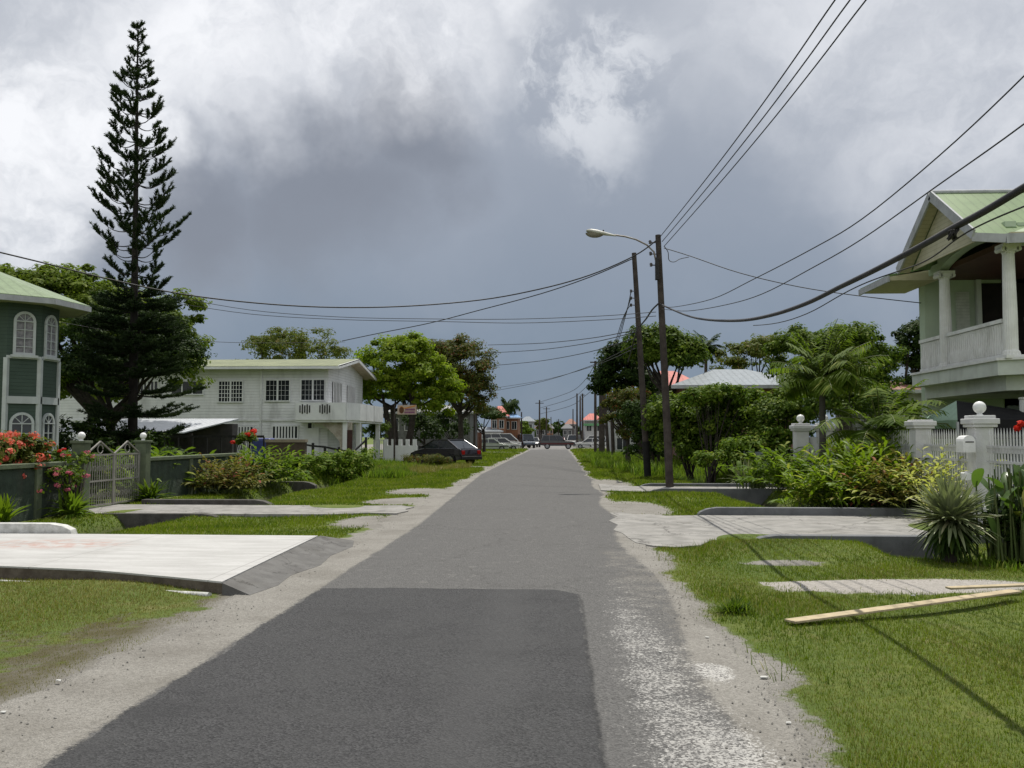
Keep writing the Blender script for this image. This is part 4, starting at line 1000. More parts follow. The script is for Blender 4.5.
while z < Hh - .15:
    low = z < 6.5
    R = rad_at(z); nb = 6 if z > 6.5 else 7
    off = rng.uniform(0, 6.28)
    for k in range(nb):
        az = off + 2 * math.pi * k / nb + rng.uniform(-.3, .3); RR = R * rng.uniform(.72, 1.1)
        d = Vector((math.cos(az), math.sin(az), 0)); o = ptr(z + rng.uniform(-.12, .12))
        rise = (.16 if low else .40) * RR
        pts = []
        for s in np.linspace(0, 1, 9):
            up_ = (-.30 * math.sin(s * math.pi) + s ** 2.6 * (1.1)) * rise
            pts.append(o + d * RR * s + Vector((0, 0, up_)))
        tubes.tube(pts, [max(.005, .024 * (1 - s) * (1 if low else .8) + .005) for s in np.linspace(0, 1, 9)], 5, caps=False)
        side = Vector((-d.y, d.x, 0))
        if low:
            needles([tuple(p) for p in pts[2:]], .09, int(95 * RR) + 20)
            nt = int(3 + RR * 3.2)
            for j in range(nt):
                s = .25 + .75 * (j + .5) / nt; b0 = pts[min(8, int(s * 8))]
                for sg in (-1, 1):
                    Ls = .50 * (1.1 - .5 * abs(s - .55)) * min(1, RR) * rng.uniform(.6, 1.15)
                    tip = b0 + (d * .8 + side * sg * rng.uniform(.4, .8)).normalized() * Ls + Vector((0, 0, Ls * .12))
                    needles([tuple(b0), tuple(b0.lerp(tip, .5) - Vector((0, 0, .03))), tuple(tip)], .085, int(150 * Ls) + 10)
        else:
            needles([tuple(p) for p in (pts[6:] if R > .6 else pts[3:])], .085, int(60 * min(1, RR)) + (20 if z < 13 else 6))
            nt = max(1, int(round(RR * 2.3)))
            for j in range(nt):
                s = .52 + .42 * (j + .5) / nt; b0 = pts[min(8, int(s * 8))]
                for sg in (-1, 1):
                    if rng.uniform() < .12: continue
                    Ls = .38 * min(1, .4 + RR * .6) * rng.uniform(.6, 1.2)
                    tip = b0 + (d * .45 + side * sg * rng.uniform(.3, .9)).normalized() * Ls * .8 + Vector((0, 0, Ls * .85))
                    tubes.tube([b0, b0.lerp(tip, .5) - Vector((0, 0, .03)), tip], .006, 4, caps=False)
                    needles([tuple(b0.lerp(tip, .2)), tuple(b0.lerp(tip, .6)), tuple(tip)], .105, int(220 * Ls) + (26 if z < 13 else 6))
    z += (rng.uniform(.44, .60) * (.75 if z > 13 else 1)) if not low else (rng.uniform(.34, .44) if z > 3.4 else rng.uniform(.55, .75))
needles([tuple(ptr(zz)) for zz in np.linspace(7.0, Hh, 30)], .10, 900)
tubes.build('branches', _mc['pine_bark'], T)
npobj('foliage', np.concatenate(leafV), 4, L_pine, T)

tree('broadleaf_tree', 'broad dark green tree spreading behind the tall conifer and the green house', 'tree', base_at(92, 40), 3.2, .32,
     [bp(35, 318, 40, 70, 48), bp(95, 326, 40, 60, 52), bp(150, 335, 40, 48, 46), bp(172, 350, 40, 32, 34), bp(5, 296, 40, 50, 32), bp(60, 290, 40, 40, 26), bp(90, 385, 40, 40, 34), bp(180, 375, 40, 22, 20)], 620, 130, .19, .12, .50, L_tree, 21, limbs=12, flat=.55)
tree('broadleaf_tree', 'dense almost black tree mass wrapped around the trunk of the tall conifer', 'tree', base_at(112, 33.5), 2.4, .22,
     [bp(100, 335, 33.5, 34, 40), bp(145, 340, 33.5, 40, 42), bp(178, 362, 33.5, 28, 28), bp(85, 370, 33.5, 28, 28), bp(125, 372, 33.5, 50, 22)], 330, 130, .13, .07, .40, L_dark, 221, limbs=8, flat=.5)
tree('broadleaf_tree', 'olive feathery tree rising behind the low metal roof of the long white house', 'tree', base_at(295, 76), 4.0, .25,
     [bp(296, 352, 76, 46, 26), bp(275, 355, 76, 34, 22), bp(318, 358, 76, 34, 22)], 120, 90, .24, .12, .75, L_olive, 22, limbs=8, flat=.5)
tree('broadleaf_tree', 'bright yellow green tree with several dark trunks beside the long white house', 'tree', base_at(400, 62), 3.6, .26,
     [bp(392, 368, 62, 38, 34), bp(425, 385, 62, 32, 34), bp(380, 392, 62, 30, 22), bp(440, 405, 62, 22, 22), bp(408, 352, 62, 22, 18)], 230, 150, .23, .14, .62, L_light, 23, limbs=12, stems=4, flat=.6)
tree('broadleaf_tree', 'round brownish tree standing behind the yellow green tree', 'tree', base_at(460, 74), 3.6, .28,
     [bp(455, 372, 74, 36, 38), bp(440, 362, 74, 26, 24), bp(475, 388, 74, 22, 28), bp(455, 400, 74, 34, 24)], 230, 140, .20, .12, .7, L_brown, 24, limbs=10, flat=.6)
tree('broadleaf_tree', 'low spreading dark green tree at the left edge of the far road', 'tree', base_at(484, 92), 2.2, .16,
     [bp(484, 416, 92, 24, 9), bp(468, 412, 92, 16, 8)], 80, 80, .22, .12, .6, L_dark, 25, limbs=6, flat=.4)
# right hand trees
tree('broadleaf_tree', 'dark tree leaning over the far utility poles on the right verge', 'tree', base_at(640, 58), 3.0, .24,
     [bp(622, 378, 58, 28, 34), bp(605, 385, 58, 15, 18), bp(636, 400, 58, 26, 30), bp(612, 362, 58, 14, 12)], 170, 130, .21, .13, .55, L_dark, 26, limbs=10, flat=.6)
tree('broadleaf_tree', 'full green tree behind the lamp post in front of the red roof', 'tree', base_at(668, 52), 4.0, .22,
     [bp(664, 352, 52, 34, 22), bp(645, 350, 52, 22, 20), bp(688, 358, 52, 18, 16)], 190, 130, .22, .13, .6, L_mid, 27, limbs=10, flat=.6)
tree('broadleaf_tree', 'tree with dry reddish foliage between the far poles and the lamp post', 'tree', base_at(628, 47), 1.6, .14,
     [bp(628, 412, 47, 22, 26), bp(640, 425, 47, 18, 22)], 90, 100, .17, .10, .4, L_brown, 28, limbs=8, flat=.6)
tree('broadleaf_tree', 'pale olive tree with thin crown behind the grey metal roof', 'tree', base_at(752, 66), 3.6, .2,
     [bp(745, 356, 66, 24, 18), bp(765, 350, 66, 22, 16), bp(728, 368, 66, 16, 12)], 90, 80, .22, .13, .6, L_olive, 29, limbs=8, flat=.5)
tree('broadleaf_tree', 'thick rounded green tree behind the palm with many drooping fronds', 'tree', base_at(845, 42), 3.2, .28,
     [bp(800, 355, 42, 34, 28), bp(845, 348, 42, 38, 26), bp(875, 362, 42, 26, 30), bp(835, 380, 42, 60, 24)], 240, 150, .17, .10, .45, L_mid, 30, limbs=12, flat=.6)
tree('broadleaf_tree', 'very dark tree showing between the green crowns and the balcony house', 'tree', base_at(915, 46), 3.0, .22,
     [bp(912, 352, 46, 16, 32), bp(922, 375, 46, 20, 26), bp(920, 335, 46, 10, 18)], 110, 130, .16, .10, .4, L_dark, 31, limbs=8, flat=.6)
tree('broadleaf_tree', 'small bushy tree in front of the arched doorway of the white house', 'tree', base_at(377, 57), 1.0, .08,
     [bp(378, 432, 57, 10, 12)], 30, 90, .14, .08, .35, L_mid, 32, limbs=5)

for (px, D, nm_, l_) in ((425, 78, 1, 'left'), (452, 80, 2, 'right')):  # dark crowns added to stand in for shade under the big trees
    tree('broadleaf_tree', l_ + ' added dark tree standing in for shade before the pale house under the big crowns', 'tree', base_at(px, D), 1.0, .12, [bp(px, 432, D, 16, 13), bp(px - 10, 420, D, 12, 9)], 40, 70, .22, .13, .6, L_dark, 33 + nm_, limbs=5)
# ---- palms
def palm(label, base, trunk_h, tr, nf, fl, lean=(0, 0), seed=0, mt=L_palm, leaf=.5, th=(.2, 1.6), droop=1.1, trunkmat=None, dens=26, lw=.028, group=None, name='palm_tree', hang=.35):
    t = thing(name, label, 'palm', base, group); b = Vector(base); top = b + Vector((lean[0], lean[1], trunk_h))
    n = 14; pts = [b.lerp(top, i / n) + Vector((lean[0] * .15 * math.sin(i / n * 3.14), 0, 0)) for i in range(n + 1)]
    m = MB(); m.tube(pts, [tr * (1.25 if i == 0 else 1.0 - .25 * i / n) * (1 + .04 * (i % 2)) for i in range(n + 1)], 10); m.build('trunk', trunkmat or mat('palm_trunk', (.10, .095, .08, 1), (.06, .055, .048, 1), rough=.9, wave=('Z', .12, .01, 'rib')), t)
    P, side = arcs(np.array([tuple(top)] * nf), nf, fl, th, droop, 10, seed)
    m = MB()
    for i in range(nf): m.tube([tuple(p) for p in P[i]], [.022 * (1 - .85 * s) + .003 for s in np.linspace(0, 1, 10)], 5, caps=False)
    m.build('frond_stems', mat('frond_stem', (.10, .13, .04, 1), (.13, .14, .05, 1), rough=.5), t)
    rg = np.random.default_rng(seed + 1); out_p, out_s = [], []
    for i in range(nf):
        for j in range(dens):
            s = .12 + .86 * j / (dens - 1); q = s * 9; a = int(min(8, q)); fr_ = q - a
            o = P[i, a] * (1 - fr_) + P[i, a + 1] * fr_; tg = P[i, a + 1] - P[i, a]; tg /= np.linalg.norm(tg)
            for sg in (-1, 1):
                L = leaf * (math.sin(math.pi * (.12 + .8 * s)) ** .7) * rg.uniform(.8, 1.1)
                dr = side[i] * sg * .85 + tg * .55 + np.array([0, 0, .18 - hang]) + rg.normal(size=3) * .08
                dr /= np.linalg.norm(dr)
                k = [0, .35, .7, 1.0]
                pp = np.array([o + dr * L * u + np.array([0, 0, -hang * L * u * u]) for u in k])
                out_p.append(pp); sd = np.cross(dr, np.array([0, 0, 1.0]) + tg * .3); out_s.append(sd / (np.linalg.norm(sd) + 1e-9))
    strips_obj('fronds', np.array(out_p), np.array([lw * .6, lw, lw * .7, .002]), np.array(out_s), mt, t)
    return t
bx = at(821, 430, 23.4)
palm('palm with a leaning trunk and a dense drooping crown in front of the white fence', (bx.x, 23.4, 0), 2.8, .095, 60, 1.75, (.05, 0), 41, L_palm, .5, (.05, 1.15), 1.0, lw=.022, hang=.42)
bx = at(880, 430, 22.6)
palm('young palm with long open fronds arching above the fence beside the balcony house', (bx.x, 22.6, 0), 1.45, .10, 22, 2.3, (0, 0), 53, L_palm, .55, (.2, 1.15), 1.1, lw=.03, hang=.3)
bx = at(703, 430, 68)
palm('distant coconut palm silhouetted between the red roof and the olive tree', (bx.x, 68, 0), at(0, 352, 68).z, .15, 34, 1.75, (.3, 0), 43, L_dark, .45, (.3, 2.2), .9, lw=.045, dens=20, hang=.35)
bx = at(508, 430, 135)
palm('far coconut palm rising behind the blue roof on the left', (bx.x, 135, 0), 6.2, .15, 20, 2.0, (0, 0), 44, L_dark, .7, (.2, 1.9), 1.2, lw=.07, dens=14, hang=.8)

# ---- shrubs
def bush(name, label, cat, base, blobs, nclump, nleaf, L, Wd, cr, m, seed, group=None, flower=None, **kw):
    t = thing(name, label, cat, base, group)
    q, C = clump_leaves(blobs, nclump, nleaf, L, Wd, cr, seed, **kw)
    rg = random.Random(seed); mm = MB(); b = Vector(base)
    for c in C[:: max(1, len(C) // 14)]:
        s_ = b + Vector((rg.uniform(-.15, .15), rg.uniform(-.15, .15), -.05)); c = Vector(c)
        mm.tube([s_, s_.lerp(c, .5) + Vector((0, 0, .1)), c], [.03, .02, .008], 5, caps=False)
    mm.build('stems', BARK, t); npobj('leaves', q, 4, m, t)
    if flower:
        fm, n, fr, fl = flower; rr = np.random.default_rng(seed)
        idx = rr.choice(len(C), min(n, len(C)), replace=False)
        cen = np.array(blobs)[:, :3].mean(axis=0); FC = C[idx]; dv = FC - cen; dv /= np.linalg.norm(dv, axis=1, keepdims=True)
        FC = FC + dv * cr * .7
        for c in FC:
            pts = np.repeat(c[None, :], 36, axis=0); dd = unit(36, rr); sc_ = rr.uniform(.7, 1.25)
            npobj('flower', leaf_quads(pts + dd * fr * np.array([1, 1, .6]) * sc_ * rr.uniform(.5, 1, (36, 1)), dd, fl, fl * .7, rr), 4, fm, t)
    return t
def bb(x, y, z, rx, ry, rz): return (x, y, z, rx, ry, rz)
# hedge shrubs on the right behind the poles
def hb(px, py, D, rx, ry): return bp(px, py, D, rx, ry, rx * D / F * .8)
bush('hedge_shrub', 'tall leafy hedge shrub directly behind the lamp post', 'shrub', base_at(690, 35), [hb(684, 428, 35, 34, 34), hb(668, 418, 35, 24, 24), hb(700, 445, 35, 30, 26)], 190, 90, .15, .09, .34, L_mid, 61)
bush('hedge_shrub', 'wide bright hedge shrub below the grey metal roof', 'shrub', base_at(735, 34), [hb(728, 430, 34, 36, 30), hb(735, 410, 34, 24, 20), hb(712, 442, 34, 26, 24)], 190, 90, .15, .09, .34, L_mid, 62)
bush('hedge_shrub', 'leafy hedge shrub left of the palm trunk above the bluish wall', 'shrub', base_at(782, 32), [hb(780, 420, 32, 36, 26), hb(765, 440, 32, 22, 16), hb(800, 405, 32, 30, 24)], 120, 100, .13, .08, .36, L_mid, 63)
bush('hedge_shrub', 'dark lower hedge shrub between the two utility poles', 'shrub', base_at(656, 41), [hb(652, 445, 41, 22, 26), hb(640, 425, 41, 18, 24)], 80, 90, .15, .09, .38, L_dark, 64)
bush('garden_shrub', 'green shrub inside the fence beneath the young palm', 'shrub', base_at(850, 29), [bp(845, 402, 29, 45, 20, 1.2), bp(885, 410, 29, 30, 14, 1.0)], 90, 90, .13, .08, .34, L_mid, 65)
bush('hedge_shrub', 'pale new growth spilling over the wall right of the hedge', 'shrub', base_at(760, 31), [hb(755, 452, 31, 30, 16), hb(725, 460, 31, 26, 10), hb(775, 440, 31, 18, 14)], 90, 80, .13, .08, .28, L_weed, 66)
bush('hedge_shrub', 'leafy sprays leaning out above the hedge under the grey roof', 'shrub', base_at(710, 33), [hb(700, 400, 33, 18, 10), hb(722, 394, 33, 20, 10), hb(752, 400, 33, 18, 12)], 60, 70, .15, .09, .26, L_weed, 67)
# variegated ginger mass along the fence
def cane_clump(name, label, cat, cx, cy, sx, sy, n, hgt, m, seed, leafL=.32, lw=.035, group=None, spread=(.15, .95), nl=11, fl=None, stemm=None):
    """arching leafy canes"""
    t = thing(name, label, cat, (cx, cy, 0), group); rg = np.random.default_rng(seed)
    bs = np.stack([cx + rg.normal(size=n) * sx * .5, cy + rg.normal(size=n) * sy * .5, np.full(n, -.02)], axis=1)
    P, side = arcs(bs, n, hgt, spread, .75, 8, seed)
    mm = MB()
    for i in range(n): mm.tube([tuple(p) for p in P[i]], [.010, .009, .008, .007, .006, .005, .004, .003], 4, caps=False)
    mm.build('canes', stemm or mat('cane_green', (.07, .11, .025, 1), (.10, .12, .04, 1)), t)
    pp, ss = [], []
    for i in range(n):
        for j in range(nl):
            s = .3 + .7 * j / (nl - 1); q = s * 7; a = int(min(6, q)); f_ = q - a; o = P[i, a] * (1 - f_) + P[i, a + 1] * f_
            tg = P[i, a + 1] - P[i, a]; tg /= np.linalg.norm(tg); sg = 1 if j % 2 else -1
            dr = tg * .75 + side[i] * sg * .65 + np.array([0, 0, .1]) + rg.normal(size=3) * .12; dr /= np.linalg.norm(dr)
            L = leafL * rg.uniform(.7, 1.15)
            pp.append(np.array([o + dr * L * u + np.array([0, 0, -.35 * L * u * u]) for u in (0, .3, .65, 1.0)]))
            sd = np.cross(dr, np.array([0, 0, 1.0])) + rg.normal(size=3) * .2; ss.append(sd / np.linalg.norm(sd))
    strips_obj('leaves', np.array(pp), np.array([lw * .4, lw, lw * .8, .002]), np.array(ss), m, t, fold=.3)
    if fl:
        fm, k, r_ = fl; idx = rg.choice(n, k, replace=False); pts = np.repeat(P[idx, -1], 30, axis=0); dd = unit(len(pts), rg)
        npobj('flowers', leaf_quads(pts + dd * r_, dd, r_ * 1.3, r_ * .8, rg), 4, fm, t)
    return t
cane_clump('ginger_plant', 'big striped yellow green ginger clump behind the near kerb', 'shrub', 7.35, 21.2, .45, .9, 170, 1.5, L_yel, 71, leafL=.42, lw=.036, spread=(.05, .62), nl=11)
cane_clump('ginger_plant', 'striped ginger clump at the right end of the near kerb', 'shrub', 6.75, 20.1, .8, .7, 130, 1.35, L_yel, 72, leafL=.38, lw=.034, spread=(.05, .8))
cane_clump('ginger_plant', 'lower left striped ginger clump closest to the short kerb', 'shrub', 5.9, 20.1, .7, .5, 90, .95, L_yel, 73)
cane_clump('croton_plant', 'reddish green croton plant among the striped ginger leaves', 'shrub', 7.1, 19.3, .55, .5, 90, 1.25, L_croton, 74, leafL=.24)
cane_clump('flowering_shrub', 'shrub with pale cream yellow leaves against the picket fence', 'shrub', 7.45, 18.3, .4, .7, 70, 1.45, L_gold, 75, leafL=.20, lw=.03)
cane_clump('leafy_plant', 'leafy green plants in front of the two ball topped piers', 'shrub', 6.55, 26.0, .7, .8, 70, 1.4, L_weed, 76, leafL=.36, lw=.05)
# big leaved canna at the right
def canna(label, cx, cy, n, h_, seed, flower=None, m=L_mid, name='canna_plant', cat='plant'):
    t = thing(name, label, cat, (cx, cy, 0)); rg = np.random.default_rng(seed)
    bs = np.stack([cx + rg.normal(size=n) * .26, cy + rg.normal(size=n) * .26, np.full(n, -.02)], axis=1)
    hs = h_ * rg.uniform(.45, 1.0, n)
    mm = MB()
    for i in range(n): mm.tube([tuple(bs[i]), tuple(bs[i] + np.array([rg.normal() * .06, rg.normal() * .06, hs[i] * .8]))], [.018, .010], 5, caps=False)
    mm.build('stalks', mat('cane_green', None), t)
    base2 = bs + np.stack([np.zeros(n), np.zeros(n), hs * rg.uniform(.1, .75, n)], axis=1)
    P, side = arcs(base2, n, .46, (.1, .75), .7, 8, seed)
    w = .075 * np.sin(np.linspace(.2, np.pi, 8)) ** .8; w[-1] = .002
    strips_obj('leaves', P, w, side, m, t, fold=.35)
    if flower:
        pts = []
        for (fx, fy, fz) in flower: pts += [(fx, fy, fz)] * 26
        pts = np.array(pts); dd = unit(len(pts), rg); npobj('flowers', leaf_quads(pts + dd * .035, dd, .08, .05, rg), 4, P_red, t)
    return t
fp = at(1017, 428, 12.3)
canna('tall broad leaved canna with a red flower at the right edge', 6.3, 12.4, 190, 1.5, 81, [tuple(fp), (fp.x + .05, fp.y, fp.z + .06)], leafmat('canna_leaf', (.035, .075, .015, 1), (.10, .17, .03, 1), (.30, .30, .05, 1), trans=.35, rough=.35, spec=.5))
canna('second canna clump in shade just outside the gate panel', 6.95, 13.0, 45, 1.2, 82, None, _mc['canna_leaf'])
canna('young banana like plants between the kerb and the ball topped piers', 5.85, 27.2, 40, 1.25, 83, None, L_weed)
bush('shade_shrub', 'dark leafy undergrowth filling the foot of the canna bed', 'shrub', (6.5, 12.5, 0), [bb(6.45, 12.4, .35, .65, .5, .45), bb(7.2, 13.2, .4, .6, .6, .5)], 70, 90, .11, .05, .2, L_dark, 84)
# spiky rosettes
def multi_rosette(label, x, y, n, L, w, m, seed, spread=(.05, 1.75), droop=.25, z=.25, name='yucca_plant'):
    return rosette(name, label, 'plant', (x, y, z), n, L, w, m, spread, droop, seed, None, .05, .5)

t = multi_rosette('large grey green spiky yucca at the end of the near driveway', 5.22, 12.3, 380, .62, .046, L_yucca, 91, (.03, 2.1), .22, .50)
P, side = arcs((5.22, 12.3, .48), 260, .55, (1.7, 2.7), .3, 6, 191, .06)
strips_obj('dry_skirt', P, .02 * np.sin(np.linspace(.35, 3.0, 6)) ** .7, side, L_dark, t)
MB().tube([(5.22, 12.3, -.1), (5.22, 12.3, .5)], [.10, .08], 8).build('stem', BARK, t)
gq = gp(735, 613); multi_rosette('dark ragged grass clump in a hollow beside the dusty road edge', gq.x, gq.y, 260, .17, .012, L_mid, 97, (.2, 1.5), .5, -.01, 'grass_clump')
multi_rosette('variegated spiky plant on the far side of the second right driveway', at(745, 470, 29.8).x, 29.8, 110, .85, .05, L_yucca, 92, (.05, 1.6), .4, .1)
multi_rosette('small spiky plant just right of the other variegated one', at(778, 470, 28.8).x, 28.8, 70, .8, .05, L_weed, 93, (.05, 1.3), .4, .1)
multi_rosette('glossy strap leaved lily clump in front of the nearer gate pier', gp(92, 514).x, 17.6, 120, .62, .06, L_weed, 94, (.1, 1.5), .9, .02, 'lily_plant')
multi_rosette('strap leaved lily clump right of the iron gate', gp(168, 500).x, 21.6, 120, .66, .06, L_mid, 95, (.1, 1.5), .9, .02, 'lily_plant')
multi_rosette('small yellow green lily plant at the foot of the dark wall, far left', gp(14, 524).x - .0, 15.9, 45, .55, .06, L_yel, 96, (.05, .9), .6, .02, 'lily_plant')
# left garden
bush('ixora_bush', 'large bush covered in coral red flower heads behind the green wall', 'shrub', (-10.9, 16.9, 0), [bb(-10.9, 17.0, 1.15, .6, 1.1, .62), bb(-11.0, 15.9, 1.1, .6, .9, .62)], 150, 90, .12, .06, .22, L_olive, 101, flower=(P_coral, 140, .125, .07))
bush('croton_bush', 'yellow green croton leaves at the left edge beside the coral flowers', 'shrub', (-10.9, 15.6, 0), [bb(-10.8, 15.6, 1.1, .4, .5, .42)], 26, 70, .15, .07, .16, L_yel, 102)
bush('bougainvillea', 'pink bougainvillea spray hanging over the wall left of the gate', 'shrub', (-9.8, 17.9, 0), [bb(-9.95, 17.8, .72, .3, .5, .38), bb(-10.0, 18.4, 1.12, .2, .5, .14)], 46, 22, .08, .05, .14, L_mid, 103, flower=(P_pink, 24, .075, .04))
bush('garden_shrub', 'red and yellow flowered shrub behind the nearer gate pier', 'shrub', (-11.0, 19.4, 0), [bb(-10.9, 19.5, .95, .35, .5, .42)], 26, 70, .1, .06, .16, L_mid, 104, flower=(P_red, 10, .07, .06))
cane_clump('banana_plant', 'row of broad green leaves rising above the wall right of the iron gate', 'plant', -11.4, 25.0, .6, 2.6, 90, 1.25, L_weed, 105, leafL=.5, lw=.07)
cane_clump('croton_plant', 'low croton with reddish yellow leaves against the wall', 'shrub', gp(225, 494).x, 25.0, .75, .6, 120, 1.15, L_croton, 106, leafL=.22)
cane_clump('leafy_plant', 'tall arching leafy plant at the end of the green wall', 'plant', gp(268, 486).x + .2, 28.0, .65, .6, 100, 1.35, L_weed, 107, leafL=.34, lw=.04)
cane_clump('leafy_plant', 'small pale leaved plant climbing the wall beside the lily clump', 'plant', gp(190, 490).x - .1, 23.6, .2, .35, 18, 1.1, L_yel, 108, leafL=.26, lw=.05)
bush('garden_shrub', 'shrub inside the gate with yellow flowers seen through the bars', 'shrub', (-11.5, 21.5, 0), [bb(-11.4, 21.0, .6, .6, 1.3, .55)], 60, 70, .12, .07, .22, L_mid, 109, flower=(L_gold, 12, .07, .07))
bush('flowering_shrub', 'shrub with red blossoms beside the white house wall', 'shrub', base_at(246, 34), [bp(246, 440, 34, 10, 9)], 18, 60, .12, .07, .2, L_mid, 110, flower=(P_red, 6, .12, .10))
bush('shade_shrub', 'dark shrub mass under the tall conifer', 'shrub', (-13.2, 27.5, 0), [bb(-13.0, 27.5, .7, 2.0, 1.6, .9), bb(-15.2, 29.5, 1.0, 2.0, 1.6, 1.2)], 110, 90, .14, .08, .32, L_dark, 111)

# ------------------------------------------------------------------ grass, weeds
def scatter(n, x0, x1, y0, y1, rg, near=1.5):
    u = rg.uniform(0, 1, n)
    y = y0 * (y1 / y0) ** u          # denser towards the camera
    return rg.uniform(x0, x1, n), y
BLOCK = [SLAB, APRON, DRIVE_L, DRIVE_R, DRIVE_R2, [(2.8, 14.0), (7.3, 14.0), (7.3, 14.4), (2.8, 14.4)], [(2.8, 18.5), (8, 18.5), (8, 18.8), (2.8, 18.8)]]
def lawn(name, n, x0, x1, y0, y1, h0, h1, w, m, seed, keep=None, thr=.45):
    rg = np.random.default_rng(seed); x, y = scatter(n, x0, x1, y0, y1, rg)
    b = bare(x, y) + rg.normal(size=n) * .22 + .12 * np.sin(x * 5.3 + y * 3.1) * np.sin(y * 4.7 - x * 2)
    ok = (b < thr) & ((x < xl(y)) | (x > xr(y)))
    for p in BLOCK: ok &= ~inpoly(x, y, p)
    z = height(x, y); ok &= z > -.2
    if keep is not None: ok &= keep(x, y, rg)
    x, y, z = x[ok], y[ok], z[ok]; n = len(x)
    hh = rg.uniform(h0, h1, n) * (1 + .35 * np.sin(x * 1.9 + 1) * np.sin(y * 1.3)) * (.6 + .4 * np.clip(1.2 - bare(x, y) * 2, 0, 1)) * (1 + .05 * np.maximum(y - 6, 0))
    az = rg.uniform(0, 6.28, n); ln = rg.uniform(.2, 1.3, n) * hh; ww = w * (1 + .09 * np.maximum(y - 5, 0))
    a = np.stack([x + np.sin(az) * ww, y - np.cos(az) * ww, z - .01], 1); b_ = np.stack([x - np.sin(az) * ww, y + np.cos(az) * ww, z - .01], 1)
    c = np.stack([x + np.cos(az) * ln, y + np.sin(az) * ln, z + hh], 1)
    o = npobj(name, np.stack([a, b_, c], 1).reshape(-1, 3), 3, m); tag(o, kind='stuff')
    return o
lab = lambda o, l: tag(o, l, 'grass')
lab(lawn('grass', 260000, 1.2, 9.5, 3.8, 16, .016, .036, .0030, L_grass, 1), 'mown green verge grass on the right of the road')
lab(lawn('dry_grass', 110000, 1.2, 8.0, 3.8, 14, .014, .036, .0028, L_lawn2, 2, lambda x, y, r: (np.sin(x * 2.1 + y) + np.sin(y * 1.7 - x) + (x < 2.4) * .9 + r.normal(size=len(x)) * .8) > .5, .62), 'straw coloured blades mixed into the right verge')
lab(lawn('grass_tuft', 16000, 1.3, 8.0, 3.8, 14, .05, .085, .0035, L_grass, 12, lambda x, y, r: (np.sin(x * 3.1 + y * .6) * np.sin(y * 2.3 - x * 1.4) + r.normal(size=len(x)) * .15) > .55), 'taller uneven tufts in the right verge')
lab(lawn('dry_grass', 130000, -9.5, -3.2, 4.5, 10.2, .012, .028, .003, L_lawn2, 3, None, .66), 'short dry grass on the left verge in front of the white driveway')
lab(lawn('grass', 26000, -9.5, -3.2, 6.5, 10.2, .014, .032, .003, L_grass, 4, lambda x, y, r: (np.sin(x * 1.7 + y * 2) + r.normal(size=len(x)) * .8) > -.2), 'green blades along the near edge of the white driveway')
lab(lawn('grass', 120000, -10, -3.4, 13.6, 45, .02, .04, .005, L_grass, 5), 'mown lawn strips between the left driveways')
lab(lawn('grass', 110000, 1.3, 8.0, 15, 60, .02, .045, .005, L_grass, 6), 'lawn between the right driveways and the poles')
lab(lawn('grass', 60000, -14, -3.3, 44, 112, .02, .045, .006, L_grass, 7), 'far left lawn strips beside the parked cars')
lab(lawn('grass', 40000, 1.5, 14, 60, 112, .02, .045, .006, L_grass, 8), 'far right lawn before the junction')
def weeds(name, label, n, x0, x1, y0, y1, h_, w, m, seed, mask=None, blob=None):
    rg = np.random.default_rng(seed); x = rg.uniform(x0, x1, n); y = rg.uniform(y0, y1, n)
    ok = np.ones(n, bool) if mask is None else mask(x, y, rg)
    x, y = x[ok], y[ok]; n = len(x); hs = h_ * (1 + .45 * np.sin(x * 1.1 + seed) * np.sin(y * .8))
    P, side = arcs(np.stack([x, y, height(x, y) - .02], 1), n, 1.0, (.02, .55), .8, 5, seed)
    b = P[:, :1]; P = b + (P - b) * hs[:, None, None]
    o = strips_obj(name, P, np.array([w * .7, w, w * .8, w * .5, .002]), side, m)
    return tag(o, label, 'weeds', kind='stuff')
weeds('tall_weeds', 'tall bright weeds on the right verge behind the poles', 15000, 1.6, 9.5, 36, 76, .55, .020, L_weed, 201, lambda x, y, r: x > 2.3 + 1.0 * np.sin(y * .35) * .4 + np.clip((44 - y) / 10, 0, 1) * 1.0)
weeds('tall_weeds', 'low green weeds along the pale wall behind the lamp post', 5000, 4.6, 8.1, 29.5, 40, .40, .018, L_weed, 202)
weeds('tall_weeds', 'overgrown grass mound on the left verge before the dark car', 12000, -10.5, -4.6, 34, 47, .42, .018, L_weed, 203, lambda x, y, r: (x < -6.0 - .8 * np.sin(y * .5)) & (x < -4.6 - (46 - y) * .12))
weeds('dry_weeds', 'dry seeding weeds at the road side of the left mound', 5000, -9, -4.3, 38, 47, .32, .012, L_lawn2, 204, lambda x, y, r: x < -4.6 - .4 * np.sin(y * .8) - (46 - y) * .1)
weeds('tall_weeds', 'loose green creeper tufts at the foot of the canna plants', 3000, 4.6, 9.0, 9.7, 13.3, .16, .012, L_weed, 205, lambda x, y, r: (x > 4.9 + .5 * np.sin(y * 2)) & (x > 6.3 - (y - 9.7) * .45))
weeds('tall_weeds', 'ragged grass tufts along the broken road edge', 500, 1.3, 1.9, 5, 12.5, .13, .004, L_grass, 206, lambda x, y, r: np.sin(y * 2.2) > .55)
bush('overgrown_shrub', 'leafy creeper mound beside the weed covered culvert', 'shrub', (-10.2, 34.5, 0), [bb(-9.6, 34.5, .25, 1.2, 1.4, .65), bb(-8.7, 37.0, .3, 1.2, 1.3, .75)], 130, 90, .13, .08, .30, L_weed, 207)
